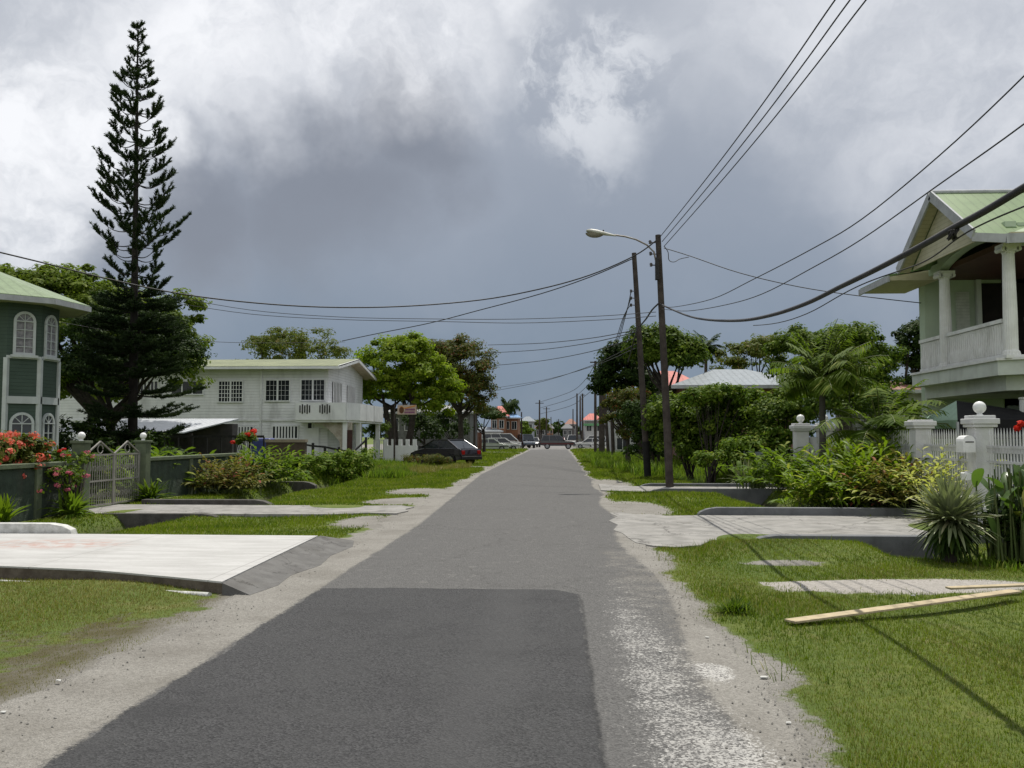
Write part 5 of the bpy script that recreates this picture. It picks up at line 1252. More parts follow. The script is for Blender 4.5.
bush('dead_bush', 'brown dead brush pile in front of the dark car', 'shrub', at(415, 0, 46.5) * Vector((1, 1, 0)) if False else (at(418, 430, 46.5).x, 46.5, 0), [bp(425, 461, 46.5, 22, 7, .8)], 46, 70, .13, .04, .25, L_brown, 208)

# ------------------------------------------------------------------ utility poles, lamp, cables
m_pole = mat('pole_timber', (0.038, 0.030, 0.026, 1), (0.075, 0.061, 0.053, 1), rough=.9, scale=3, bump=.6, bscale=20, dirt=.4, dirtscale=2)
m_tar = mat('tar', (0.010, 0.010, 0.010, 1), (0.018, 0.017, 0.016, 1), rough=.9)
m_cable = mat('cable_rubber', (0.022, 0.021, 0.022, 1), (0.035, 0.033, 0.033, 1), rough=.6)
m_ins = mat('insulator', (.05, .04, .04, 1), (.12, .11, .11, 1), rough=.3)
def pole(label, foot, top, r, tar=0.0, cross=None, ins=True, group=None, name='utility_pole'):
    foot = Vector(foot); top = Vector(top); t = thing(name, label, 'pole', foot, group)
    p = lambda f_: foot.lerp(top, f_)
    MB().tube([foot - Vector((0, 0, .2)), p(.25), p(.6), top], [r, r * .93, r * .82, r * .68], 12).build('pole_shaft', m_pole, t)
    if tar: MB().tube([foot - Vector((0, 0, .19)), p(tar * .5), p(tar)], [r * 1.06, r * 1.05, r * 1.02], 12).build('tarred_foot', m_tar, t)
    if cross:
        for f_, w in cross:
            c = p(f_); MB().beam(c + Vector((-w, -r, 0)), c + Vector((w, -r, 0)), .09, .11).build('crossarm', m_pole, t)
    if ins:
        m = MB(); L = (top - foot).length
        for k, dz in enumerate((.25, .62, .98)):
            c = top - (top - foot).normalized() * dz
            m.beam(c, c + Vector((-.26, -.05, 0)), .03, .03); m.lathe([(.02, -.07), (.05, -.05), (.03, -.02), (.055, .01), (.03, .05)], c + Vector((-.27, -.05, .02)), 10)
        m.build('insulators', m_ins, t)
    return t, p
f2 = gp(670, 488); t2 = at(658, 235, f2.y)
lampT, pp2 = pole('nearer dark timber pole carrying the street lamp on the right verge', f2, t2, .128, 0, None, True, name='lamp_pole')
f1 = gp(648, 478); t1 = at(634, 253, f1.y)
_, pp1 = pole('farther leaning brown pole with a black tarred foot beside the lamp pole', f1, t1, .135, .16, None, False)
c = at(632.5, 298, f1.y - .1)
m = MB()
for dy in (-7, 0, 7):
    q = at(631, 298 + dy, f1.y - .15); m.beam(q, q + Vector((.22, .1, 0)), .03, .03); m.lathe([(.02, -.07), (.055, -.04), (.03, 0), (.055, .03), (.03, .06)], q, 10)
m.build('insulators', m_ins, bpy.data.objects['utility_pole'])
# street lamp head on its curved arm
Lm = lampT
ys_ = f2.y - .2
arm = [at(656.5, 272, ys_), at(656, 262, ys_), at(654, 252, ys_), at(647, 245, ys_), at(636, 239.5, ys_), at(625, 236.5, ys_), at(614, 235, ys_)]
MB().tube(arm, .028, 8).build('lamp_arm', mat('galvanised', (.25, .24, .22, 1), (.18, .15, .12, 1), rough=.5, metal=.4), Lm)
MB().obox(arm[0] + Vector((.02, 0, .1)), (.06, 0, 0), (0, .08, 0), (0, 0, .35)).build('arm_bracket', m_black, Lm)
hd = MB(); A_ = at(616, 236, ys_); B_ = at(586, 231, ys_); ax = (B_ - A_)
sec = [(0, .035, .03, 0), (.18, .06, .05, 0), (.4, .11, .075, .0), (.62, .15, .10, 0), (.82, .15, .095, 0), (.95, .10, .06, 0), (1.0, .02, .02, 0)]
vs = []; nn = 14
for s, w, h_, o in sec:
    cc = A_ + ax * s + Vector((0, 0, .0))
    for k in range(nn):
        a = 2 * math.pi * k / nn; vs.append(cc + Vector((0, w * math.cos(a), h_ * math.sin(a) * (1 if math.sin(a) > 0 else .55))))
hd.add(vs, [(i * nn + k, i * nn + (k + 1) % nn, (i + 1) * nn + (k + 1) % nn, (i + 1) * nn + k) for i in range(len(sec) - 1) for k in range(nn)], True)
ho = hd.build('lamp_head', mat('lamp_shell', (.52, .52, .46, 1), (.40, .39, .33, 1), rough=.5, dirt=.3), Lm); bm_fix(ho)
lens = MB(); cc = A_ + ax * .70 - Vector((0, 0, .012))
lens.add([cc + Vector((ax.x * .32 * math.cos(a) * math.cos(e_), .13 * math.sin(a) * math.cos(e_), -.16 * math.sin(e_))) for e_ in [i * math.pi / 2 / 5 for i in range(6)] for a in [2 * math.pi * k / 16 for k in range(16)]],
         [(i * 16 + k, i * 16 + (k + 1) % 16, (i + 1) * 16 + (k + 1) % 16, (i + 1) * 16 + k) for i in range(5) for k in range(16)], True)
lens.build('lamp_lens', mat('lamp_lens', (.24, .22, .18, 1), (.17, .15, .12, 1), rough=.25), ho)
MB().lathe([(.02, 0), (.025, .05), (.015, .06)], A_ + ax * .42 + Vector((0, 0, .07)), 8).build('photocell', m_black, ho)

# far poles
G = 'far utility poles along the road'
def fpole(label, px, ytop, D, r=.14, cross=None, lean=0):
    b = at(px, 440, D); tp = at(px + lean, ytop, D); pole(label, (b.x, D, 0), tp, r, 0, cross, False, G)
fpole('tall dark pole with a short crossarm at the far left roadside', 539.5, 400, 152, .17, [(.93, .7)])
fpole('next tall pole with crossarm beyond it on the left roadside', 546.5, 407, 205, .18, [(.95, .8)])
fpole('short far pole on the left in front of the hazy buildings', 521.5, 412, 140, .15)
fpole('thin pole just left of the cluster of three on the right', 573, 409, 200, .16)
fpole('left pole of the cluster of three beyond the junction', 577, 393.5, 140, .17)
fpole('middle pole of the cluster of three beyond the junction', 580.2, 396, 150, .17)
fpole('right pole of the cluster of three beyond the junction', 582.5, 393.5, 134, .17, [(.97, .35)])
fpole('tiny far pole left of the road vanishing point', 551, 417, 270, .18)
fpole('tiny far pole at the road vanishing point', 558.5, 419, 330, .18, [(.95, .9)])
fpole('tall pole half hidden by the dark tree on the right verge', 595.3, 361, 84, .15, [(.985, .5)])
fpole('slim straight pole under the dark tree on the right verge', 600, 380, 80, .12)
fpole('thick dark pole under the dark tree on the right verge', 602, 366, 72, .24)
fpole('thin leaning dark pole right of the thick one', 608.5, 385, 68, .13, None, -4.5)
fpole('brown leaning pole next to the reddish dry tree', 613.5, 388, 66, .15, None, -3)
fpole('slim pole standing in front of the brownish tree on the left', 474.5, 398, 80, .11)
fpole('thin sign post by the notched white wall', 394.5, 405, 55, .06)

CABLES = 'overhead cables'
def sag(p, q, s, n=26):
    p, q = Vector(p), Vector(q); return [p.lerp(q, i / n) - Vector((0, 0, s * 4 * (i / n) * (1 - i / n))) for i in range(n + 1)]
def cable(label, pts, r, cat='cable', name='overhead_cable'):
    o = MB().tube([p - pts[0] for p in map(Vector, pts)], r, 6).build(name, m_cable); o.location = Vector(pts[0]); return tag(o, label, cat, CABLES)
# thick slack telephone bundle from the lamp pole over the viewer
D_ = lambda px: 2.81 / ((px - 556.5) / 900 - .0247)
pts = [at(660.5, 304, f2.y - .2)]
for px, py in ((672, 309.5), (690, 316.5), (710, 320), (740, 320.5), (770, 315.5), (805, 304), (840, 287), (872, 271.5), (905, 254.5), (930, 241), (953, 228), (984, 211.5), (1024, 187.5), (1075, 157)):
    pts.append(at(px, py, min(f2.y - .4, D_(px))))
last = pts[-1]; pts += [Vector((last.x - .03, 3.0, 3.25)), Vector((last.x - .05, 0, 3.45)), Vector((last.x, -6, 4.1)), Vector((last.x + .1, -14, 5.4))]
# smooth the path
def smooth(P, k=5):
    P = [Vector(p) for p in P]; out = []
    for i in range(len(P) - 1):
        p0_, p1_, p2_, p3_ = P[max(i - 1, 0)], P[i], P[i + 1], P[min(i + 2, len(P) - 1)]
        for j in range(k):
            t = j / k; out.append(.5 * ((2 * p1_) + (p2_ - p0_) * t + (2 * p0_ - 5 * p1_ + 4 * p2_ - p3_) * t * t + (3 * p1_ - p0_ - 3 * p2_ + p3_) * t ** 3))
    return out + [P[-1]]
cable('thick black telephone bundle sagging from the lamp pole to the upper right', smooth(pts), .026)
p_ = [p + Vector((.02, 0, -.10 - .03 * math.sin(i * .3))) for i, p in enumerate(smooth(pts)[22:])]
cable('thin wires hanging just beneath the thick telephone bundle', p_, .006)
m = MB()
for k in range(5):
    c0 = at(953, 232, 6.7); m.tube([c0 + Vector((.03 * math.sin(k * 2 + j), .04 * math.cos(k + j * 1.3), .035 * math.sin(j * 1.1 + k) - .02)) for j in range(9)], .006, 4)
o = m.build('cable_splice', m_cable); tag(o, 'tangled black splice knot on the thick telephone bundle', 'cable splice')
# slack loop from the lamp pole down to the leaning pole
cable('slack black cable joining the lamp pole to the leaning pole', smooth([at(658, 304, f2.y - .2), at(652, 310, 30.5), at(646, 319, 33), at(640, 326, 34.8)]), .03)
cable('cable dropping down the left side of the leaning pole', smooth([at(638, 326, 34.8), at(634, 340, 34.9), at(631, 352, 36), at(628, 362, 40)]), .025)
# three line wires up to the top right
for k, (px, lb) in enumerate(((835, 'left'), (850, 'middle'), (866, 'right'))):
    x0_, y0_ = 660 + k * 2.2, 237 + k * 4.5; P_ = []
    for u, D0 in ((0, f2.y), (.25, 21.5), (.5, 17.2), (.75, 14.4), (1, 12.4), (1.35, 10.3), (1.8, 8.5)):
        P_.append(at(x0_ + (px - x0_) * u, y0_ - y0_ * u + 6 * math.sin(min(1, u) * math.pi), D0))
    cable(f'{lb} wire of the three power lines rising to the top of the picture', smooth(P_), .012, 'power line', 'power_line')
# service wires to the right
cable('upper of the two thin wires sagging from the lamp pole to the right edge', smooth([at(*p) for p in ((662, 306, 28), (674, 307, 26), (712, 299, 21), (752, 280, 17.5), (810, 250, 14.5), (862, 219, 12.5), (940, 155, 10.5), (1024, 76, 9), (1100, -5, 8))]), .009)
cable('lower of the two thin wires sagging from the lamp pole to the right edge', smooth([at(*p) for p in ((662, 309, 28), (687, 311, 25), (725, 305, 21), (762, 294, 18), (812, 268, 15), (862, 239, 13), (937, 186, 10.8), (1024, 124, 9), (1110, 55, 8))]), .009)
cable('twisted service wire from the lamp pole to the balcony house', smooth([at(664, 248, f2.y), at(690, 256, f2.y - .3), at(740, 273, 27.5), at(800, 287, 27), at(860, 296, 26.6), at(921, 303, 26.3)]), .013)
cable('loose curled wire end hanging off the lamp pole', smooth([at(664, 246, f2.y - .1), at(668, 252, f2.y - .15), at(669, 260, f2.y - .1), at(674, 262, f2.y - .2), at(680, 259, f2.y), at(689, 257, f2.y)]), .012)
# left going wires from the pole tops
def pxcable(label, pts_, r): cable(label, smooth([at(*p) for p in pts_]), r)
pxcable('upper black cable from the pole tops sagging to the green house', [(657, 240, 28), (634, 256, 28.3), (590, 275, 28.6), (540, 289, 28.8), (480, 300, 29), (400, 306.5, 28), (320, 307, 27), (240, 301.5, 26), (170, 292, 25), (100, 277, 24), (40, 262, 23), (-60, 238, 22)], .020)
pxcable('lower black cable crossing behind to the white house roof', [(634, 258, 35), (590, 277, 37), (540, 294, 40), (480, 310, 43), (430, 323, 46), (380, 333, 48), (342, 341, 49.5)], .022)
for i, (ya, yb_, yc) in enumerate(((312, 320, 300), (316, 322.5, 306))):
    pxcable(f'{"upper" if i == 0 else "lower"} thin paired wire crossing the sky to the left', [(656, ya, 30), (600, ya + 4, 31), (520, ya + 7, 32), (440, yb_ - 1, 33), (340, yb_ - 3, 34), (250, ya - 2, 35), (170, yc - 4, 36)], .011)
for i, (ys1, ye, D2) in enumerate(((330, 345, 60), (332, 353, 62), (338, 366, 64), (344, 392, 90), (348, 389, 110))):
    lbl = ['highest', 'second', 'third', 'fourth', 'lowest'][i] + ' of the thin wires running from the leaning pole to the trees on the left'
    pxcable(lbl, [(636, ys1, 35), (590, ys1 + (ye - ys1) * .42 + 2, 35 + (D2 - 35) * .35), (540, ys1 + (ye - ys1) * .75 + 2, 35 + (D2 - 35) * .7), (488, ye, D2)], .018)
for i in range(3):
    pxcable(['left', 'middle', 'right'][i] + ' wire running along the road behind the leaning pole', [(631, 292 + i * 6, 35), (625 - i, 318, 44), (616 - i * 1.5, 345, 60), (600 - i, 364, 84)], .018)
    pxcable(['upper', 'middle', 'lower'][i] + ' far wire between the dark tree and the distant poles', [(596, 362 + i * 12, 84), (585, 380 + i * 8, 105), (570, 392 + i * 7, 128), (540, 402 + i * 6, 152)], .03)
pxcable('wire crossing the conifer at mid height', [(60, 322, 31), (130, 334, 33), (200, 341, 36), (270, 343, 40), (345, 342, 49)], .010)

# ------------------------------------------------------------------ vehicles
m_tyre = mat('tyre', (.012, .012, .012, 1), (.02, .02, .02, 1), rough=.9)
m_rim = mat('wheel_rim', (.35, .36, .37, 1), (.25, .26, .27, 1), rough=.3, metal=.7)
m_cg = glass('car_glass', (.012, .015, .018, 1), .05)
def paint(n, c): return mat('paint_' + n, (*c, 1), tuple(x * .9 for x in c) + (1,), rough=.25, scale=2, coat=.6, spec=.5)
def vehicle(name, label, cat, loc, rz, L, Wd, pm, lower, cabin, belt, roof, wheels, wr, trim=None, lower_mat=None, group=None, bars=1, rear='tail', pillars=(.5,)):
    """lower: side outline (x, z); cabin: x at base rear, roof rear, roof front, base front"""
    t = thing(name, label, cat, (0, 0, 0), group); hw = Wd / 2
    n = len(lower)
    m = MB(); vs = [(x, -hw + .06, z) for x, z in lower] + [(x, -hw, .0 + (z if z < belt - .12 else z - .10)) for x, z in lower] 
    inner = [(x * .985, z) for x, z in lower]
    prof = [(-hw + .07, 1.0, 0), (-hw, .99, -.04), (hw, .99, -.04), (hw - .07, 1.0, 0)]
    vs = []; cz = sum(z for x, z in lower) / n
    for yy, s_, _ in prof: vs += [(x * (s_ if abs(yy) < hw else 1), yy, z if abs(yy) < hw else cz + (z - cz) * .9) for x, z in lower]
    fs = [tuple(range(n))[::-1], tuple(range(3 * n, 4 * n))] + [(k * n + i, k * n + (i + 1) % n, (k + 1) * n + (i + 1) % n, (k + 1) * n + i) for k in range(3) for i in range(n)]
    o = m.add(vs, fs).build('body', pm, t, False, bevel=.03); bm_fix(o)
    a, b, c, d = cabin; wi = hw - .07; wt_ = hw - .20
    m = MB(); q = [(a, belt), (b, roof), (c, roof), (d, belt)]
    m.add([(x, -(wi if z == belt else wt_), z) for x, z in q] + [(x, (wi if z == belt else wt_), z) for x, z in q], [(0, 1, 2, 3), (7, 6, 5, 4), (0, 4, 5, 1), (1, 5, 6, 2), (2, 6, 7, 3)])
    m.build('windows', m_cg, t, False)
    m = MB(); m.box(b - .04, c + .04, -wt_ - .02, wt_ + .02, roof - .02, roof + .05)
    for sy in (-1, 1):
        for (x0, z0), (x1, z1) in (((a, belt), (b, roof)), ((d, belt), (c, roof))):
            m.beam((x0, sy * (wi - .0), z0 - .02), (x1, sy * (wt_ + .0), z1), .09, .07)
        for f_ in pillars:
            xm0, xm1 = a + (d - a) * f_, b + (c - b) * f_
            m.beam((xm0, sy * (wi + .005), belt - .02), (xm1, sy * (wt_ + .005), roof), .08, .04)
    m.build('roof', pm, t, False, bevel=.02)
    for sx in wheels:
        for sy in (-1, 1):
            w = MB().tube([(sx, sy * (hw - .20), wr), (sx, sy * (hw + .012), wr)], wr, 20); w.build('wheel', m_tyre, t, False)
            wo = t.children[-1]
            MB().tube([(sx, sy * (hw - .02), wr), (sx, sy * (hw + .022), wr)], wr * .6, 14).build('rim', m_rim, wo, False)
    xf = max(x for x, z in lower); xrr = min(x for x, z in lower); zl = belt - .28
    for sy in (-1, 1):
        MB().box(xf - .10, xf + .012, sy * (hw - .32) - .14, sy * (hw - .32) + .14, zl - .08, zl + .08).build('headlight', mat('headlight', (.6, .62, .62, 1), None, rough=.15), t, False, .02)
        MB().box(xrr - .012, xrr + .08, sy * (hw - .22) - .12, sy * (hw - .22) + .12, zl - .05, zl + .17).build('tail_light', mat('tail_light', (.35, .012, .01, 1), None, rough=.2), t, False, .02)
    zb = min(z for x, z in lower)
    m = MB(); m.box(xf - .06, xf + .09, -hw + .05, hw - .05, zb + .05, zb + .25); m.box(xrr - .09, xrr + .06, -hw + .05, hw - .05, zb + .05, zb + .25)
    m.build('bumper', trim or m_black, t, False, .03)
    m = MB()
    for sy in (-1, 1): m.box(xf * .98 - .02 * L, xrr * .98 + .0 * L, sy * hw - .008, sy * hw + .008, belt - .42, belt - .36)
    m.build('side_moulding', m_black, t, False)
    for sy in (-1, 1): MB().box(d - .28, d - .14, sy * (hw + .02) - .08, sy * (hw + .02) + .08, belt + .02, belt + .16).build('mirror', m_black, t, False, .02)
    t.location = loc; t.rotation_euler[2] = rz
    return t
sedan_low = [(-2.2, .32), (-2.22, .62), (-2.15, .93), (-1.5, .97), (.75, .93), (1.7, .80), (2.1, .66), (2.2, .45), (2.15, .3), (1.8, .25), (1.0, .25), (-.9, .25), (-1.9, .25)]
# crossing suv
sv = at(557.5, 440, 119)
suv = vehicle('crossing_suv', 'silver and black four wheel drive crossing the junction', 'suv', (sv.x, 119, .02), 0, 4.7, 1.8, paint('silver', (.08, .08, .088)),
        [(-2.25, .50), (-2.28, .9), (-2.2, 1.12), (-.5, 1.14), (.9, 1.12), (1.9, 1.04), (2.25, .9), (2.3, .5), (1.9, .42), (.9, .40), (-.8, .40), (-1.8, .42)], (-2.15, -1.85, .35, 1.0), 1.12, 1.78, (-1.35, 1.4), .38, pillars=(.35, .7))
MB().tube([(-2.42, 0, .95), (-2.28, 0, .95)], .34, 18).build('spare_wheel', m_tyre, suv, False)
m = MB()
for sy in (-1, 1): m.box(-2.2, 2.1, sy * .905 - .01, sy * .905 + .012, .62, .80)
m.build('side_stripe', mat('dark_red_stripe', (.09, .02, .02, 1), None, rough=.3), suv, False)
# dark saloon on the left
vehicle('parked_saloon', 'dark maroon saloon parked on the left behind the brush pile', 'car', (at(445, 450, 53).x, 53, 0), math.radians(140), 4.4, 1.7, paint('dark_maroon', (.010, .006, .010)), sedan_low, (-1.95, -.95, .30, 1.40), .93, 1.42, (-1.35, 1.35), .31)
gp_far = 'parked cars by the far shops'
wp_ = paint('white', (.62, .62, .60)); 
est = [(-2.1, .35), (-2.12, .7), (-2.05, .95), (.8, .93), (1.7, .82), (2.1, .68), (2.15, .4), (1.7, .28), (-1.7, .28)]
van = [(-2.2, .38), (-2.22, .8), (-2.2, 1.15), (1.5, 1.12), (2.1, .95), (2.25, .75), (2.25, .42), (1.8, .32), (-1.8, .32)]
def place(px, D): p = at(px, 440, D); return (p.x, D, .0)
vehicle('parked_pickup', 'pale green low saloon parked nearest on the far left', 'car', place(491, 104), 0, 4.3, 1.65, paint('pale_green', (.40, .44, .38)), sedan_low, (-1.5, -.95, .4, 1.0), .93, 1.36, (-1.3, 1.3), .3, group=gp_far)
bpy.data.objects['parked_pickup'].name = 'parked_saloon'
vehicle('parked_hatchback', 'white hatchback parked behind the pale green car', 'car', place(503, 108), 0, 4.0, 1.65, wp_, est, (-2.0, -1.7, .3, 1.0), .95, 1.45, (-1.25, 1.3), .3, group=gp_far)
vehicle('parked_minibus', 'long white minibus parked at the far left shops', 'minibus', place(501, 116), 0, 5.0, 1.8, wp_, [(x * 1.15, z) for x, z in van], (-2.45, -2.35, 1.25, 2.2), 1.15, 2.0, (-1.6, 1.7), .34, group=gp_far, pillars=(.3, .6))
vehicle('parked_van', 'dark blue grey van parked facing the road on the left', 'van', place(526, 130), math.radians(-75), 4.6, 1.8, paint('blue_grey', (.08, .10, .13)), van, (-2.15, -1.95, 1.0, 1.7), 1.15, 1.95, (-1.4, 1.5), .34, group=gp_far)
vehicle('parked_car', 'white car just behind the blue grey van', 'car', place(533.5, 142), math.radians(-80), 4.2, 1.7, wp_, est, (-2.0, -1.7, .3, 1.0), .95, 1.5, (-1.25, 1.3), .3, group=gp_far)
vehicle('parked_van', 'white van seen nose on behind the crossing four wheel drive', 'van', place(574, 146), math.radians(-100), 4.4, 1.8, wp_, van, (-2.15, -1.95, 1.0, 1.7), 1.15, 1.9, (-1.4, 1.5), .34, group=gp_far)
vehicle('parked_saloon', 'white saloon parked across the junction on the right', 'car', place(590, 124), math.radians(180), 4.4, 1.7, wp_, sedan_low, (-1.6, -1.0, .4, 1.05), .93, 1.4, (-1.35, 1.35), .31, group=gp_far)
vehicle('parked_car', 'white estate car behind the white saloon on the right', 'car', place(592, 134), math.radians(180), 4.4, 1.75, wp_, [(x * 1.05, z * 1.1) for x, z in est], (-2.1, -1.85, .4, 1.1), 1.03, 1.75, (-1.25, 1.3), .33, group=gp_far)
vehicle('parked_pickup', 'white pickup half hidden by the poles on the right', 'pickup', place(607, 122), math.radians(180), 4.6, 1.7, wp_, sedan_low, (-.4, -.2, .6, 1.15), .93, 1.55, (-1.35, 1.35), .33, group=gp_far)
vehicle('distant_car', 'red car far down the road beyond the junction', 'car', place(561, 190), math.radians(-90), 4.2, 1.7, paint('red', (.30, .03, .03)), sedan_low, (-1.5, -1.0, .4, 1.05), .93, 1.42, (-1.3, 1.3), .31, group=gp_far)
vehicle('distant_car', 'white car far down the road under the left poles', 'car', place(546, 180), math.radians(-90), 4.2, 1.7, wp_, est, (-2.0, -1.7, .3, 1.0), .95, 1.5, (-1.3, 1.3), .31, group=gp_far)

# ------------------------------------------------------------------ farther buildings
m_red = mat('red_roof', (.46, .12, .09, 1), (.36, .09, .07, 1), rough=.6, wave=('X', .4, .03, 'rib'), dirt=.25)
m_blue = mat('blue_roof', (.16, .30, .52, 1), (.12, .24, .42, 1), rough=.5, wave=('X', .4, .03, 'rib'))
m_zinc = mat('zinc_roof', (.22, .245, .26, 1), (.17, .195, .21, 1), rough=.4, metal=.2, wave=('X', .35, .03, 'rib'), dirt=.2)
m_rust = mat('rust_roof', (.20, .07, .045, 1), (.26, .16, .12, 1), rough=.8, scale=3, dirt=.3)
m_wallg = mat('grey_wall', (.33, .33, .32, 1), (.26, .26, .25, 1), rough=.9, dirt=.3)
m_orange = mat('orange_wall', (.26, .12, .06, 1), (.20, .10, .06, 1), rough=.8)
def house(label, px0, px1, D, depth, y_eave, y_ridge, wall, roofm, nwin=3, name='house', hip=True, band=None, group=None, ridge_off=.5, floors=2, ov=.5, cat='house'):
    a = at(px0, y_eave, D); b = at(px1, y_eave, D); zr = at(px0, y_ridge, D + depth * ridge_off).z; x0, x1, ze = a.x, b.x, a.z
    t = thing(name, label, cat, ((x0 + x1) / 2, D, 0), group)
    MB().box(x0, x1, D, D + depth, -.1, ze).build('wall', wall, t)
    ins_ = min((x1 - x0) * .35, depth * .5) if hip else -ov
    r = [Vector((x0 - ov, D - ov, ze)), Vector((x1 + ov, D - ov, ze)), Vector((x1 + ov, D + depth + ov, ze)), Vector((x0 - ov, D + depth + ov, ze))]
    q0, q1 = Vector((x0 + ins_, D + depth * ridge_off, zr)), Vector((x1 - ins_, D + depth * ridge_off, zr))
    o = MB().add([*r, q0, q1], [(0, 1, 5, 4), (1, 2, 5), (2, 3, 4, 5), (3, 0, 4), (3, 2, 1, 0)]).build('roof', roofm, t)
    MB().box(x0 - ov, x1 + ov, D - ov - .03, D - ov + .02, ze - .18, ze - .01).build('fascia', m_trim, t)
    for fl_ in range(floors):
        zz = ze - 1.7 - fl_ * 2.8
        if zz < .3: break
        for i in range(nwin):
            xc = x0 + (x1 - x0) * (i + .5) / nwin; w = min(.55, (x1 - x0) / nwin * .3)
            f_ = MB().box(xc - w - .07, xc + w + .07, D - .05, D - .004, zz - .07, zz + 1.15).build('window', m_white, t)
            MB().box(xc - w, xc + w, D - .07, D - .052, zz, zz + 1.08).build('pane', m_cg, f_)
            MB().box(xc - .02, xc + .02, D - .085, D - .071, zz, zz + 1.08).build('mullion', m_white, f_)
    if band: MB().box(x0 - .3, x1 + .3, D - .5, D - .06, ze - .9, ze - .55).build('band', band, t)
    return t
house('house with a salmon red roof behind the tree near the lamp post', 648, 700, 60, 7, 388, 371, m_wallg, m_red, 3)
house('house with a shiny grey ribbed metal roof above the hedge', 686, 800, 48, 7, 386, 369.5, mat('rusty_red_wall', (.22, .08, .06, 1), (.30, .2, .17, 1), rough=.9, scale=1.5), m_zinc, 3, floors=1, ov=.9)
house('low building with a rust red roof seen between the palms', 880, 940, 44, 7, 390, 381, m_wallg, m_rust, 3, floors=1)
house('tall grey rendered building behind the far right poles', 613, 650, 86, 10, 402, 394, mat('pale_wall', (.46, .46, .45, 1), (.38, .38, .37, 1), dirt=.2), m_zinc, 2, floors=2)
house('white shop building with a red roof and green fascia beyond the junction', 585, 601, 140, 10, 420, 413.5, mat('pale_wall', None), m_red, 2, band=mat('green_band', (.14, .34, .16, 1), None), cat='shop')
house('house with a red roof rising behind the low tree on the far left', 491, 505, 128, 9, 416, 406, m_orange, m_red, 2, floors=2)
house('shop with a bright blue roof and orange upper wall on the far left', 503, 518, 132, 8, 417.5, 412.5, m_orange, m_blue, 2, cat='shop', floors=2)
house('white walled building behind the parked minibus', 470, 500, 126, 8, 431, 427, mat('pale_wall', None), m_zinc, 3, floors=1)
house('bluish white building beyond the blue roofed shop', 521, 533, 175, 10, 421, 416.5, mat('blue_white_wall', None), m_zinc, 2, floors=2)
house('pale house shaded by the trees behind the notched wall', 385, 470, 84, 8, 412, 405, mat('shaded_stained_wall', (.17, .17, .165, 1), (.11, .11, .105, 1), dirt=.5), m_wallg, 5, floors=2)  # wall colour darkened to imitate tree shade, with grime streaks over it
gh = 'hazy roofs far down the road'
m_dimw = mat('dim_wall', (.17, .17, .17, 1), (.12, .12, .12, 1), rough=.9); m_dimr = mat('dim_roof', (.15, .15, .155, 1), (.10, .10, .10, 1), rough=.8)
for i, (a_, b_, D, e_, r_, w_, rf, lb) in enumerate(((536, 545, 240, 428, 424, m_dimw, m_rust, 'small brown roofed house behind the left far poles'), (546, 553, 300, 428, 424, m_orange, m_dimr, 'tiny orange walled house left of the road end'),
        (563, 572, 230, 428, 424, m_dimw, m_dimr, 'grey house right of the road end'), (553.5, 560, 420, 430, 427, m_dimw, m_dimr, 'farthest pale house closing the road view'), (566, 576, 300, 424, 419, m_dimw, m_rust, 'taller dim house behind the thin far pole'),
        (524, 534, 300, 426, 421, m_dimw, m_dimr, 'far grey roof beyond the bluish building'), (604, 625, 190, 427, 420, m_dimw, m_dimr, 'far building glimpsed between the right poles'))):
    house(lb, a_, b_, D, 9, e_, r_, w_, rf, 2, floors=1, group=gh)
# sheds and walls on the left
NW = thing('notched_wall', 'pale garden wall with square notches along its top beside the dark car', 'wall', (at(400, 440, 56).x, 56, 0))
a_ = at(384, 455, 56); b_ = at(417, 440, 56); c_ = at(417, 445.5, 56)
m = MB(); m.box(a_.x, b_.x, 56, 56.2, -.1, c_.z)
for i in range(5): x = a_.x + (b_.x - a_.x) * (i / 4.6); m.box(x, x + .22, 56, 56.2, c_.z, b_.z + .05)
m.build('wall_body', m_wp, NW)
m = MB(); g0 = at(374, 440, 56.1); m.beam((g0.x, 56.1, .1), (g0.x, 56.1, b_.z), .07, .07, (0, 1, 0)); m.beam((a_.x - .05, 56.1, .1), (a_.x - .05, 56.1, b_.z), .07, .07, (0, 1, 0)); m.beam((g0.x, 56.1, b_.z), (a_.x, 56.1, b_.z), .06, .06); m.beam((g0.x, 56.1, .3), (a_.x, 56.1, .3), .06, .06)
for i in range(6): x = g0.x + (a_.x - g0.x) * (i + .5) / 6; m.beam((x, 56.1, .3), (x, 56.1, b_.z), .03, .03, (0, 1, 0))
o = m.build('yard_gate', m_wp); tag(o, 'small white framed yard gate left of the notched wall', 'gate')
RF = thing('rail_fence', 'black timber rail fence sloping down through the weeds', 'fence', (at(330, 450, 44).x, 44, 0))
m = MB(); rail = MB()
P_ = [at(282, 441, 42), at(313, 446, 43), at(325, 447, 44), at(339, 450, 45), at(353, 452, 46), at(366, 440, 47)]
for i, p in enumerate(P_): 
    o = MB().beam((p.x, p.y, 0), (p.x, p.y, p.z + (.15 if i % 2 else 0)), .11, .11, (0, 1, 0)).build('post', m_black, RF)
for p, q in zip(P_, P_[1:]): rail.beam(p, q, .07, .09); rail.beam(p - Vector((0, 0, .5)), q - Vector((0, 0, .5)), .06, .07)
rail.build('rail', m_black, RF)
a_ = at(266, 440, 37); b_ = at(305, 440, 37)
BW = thing('low_block_wall', 'short brown block wall behind the weed mound', 'wall', ((a_.x + b_.x) / 2, 37, 0))
MB().box(a_.x, b_.x, 37, 37.3, -.1, 1.38).build('wall_body', mat('brown_block', (.10, .075, .055, 1), (.07, .05, .04, 1), rough=.95, bump=.5), BW)
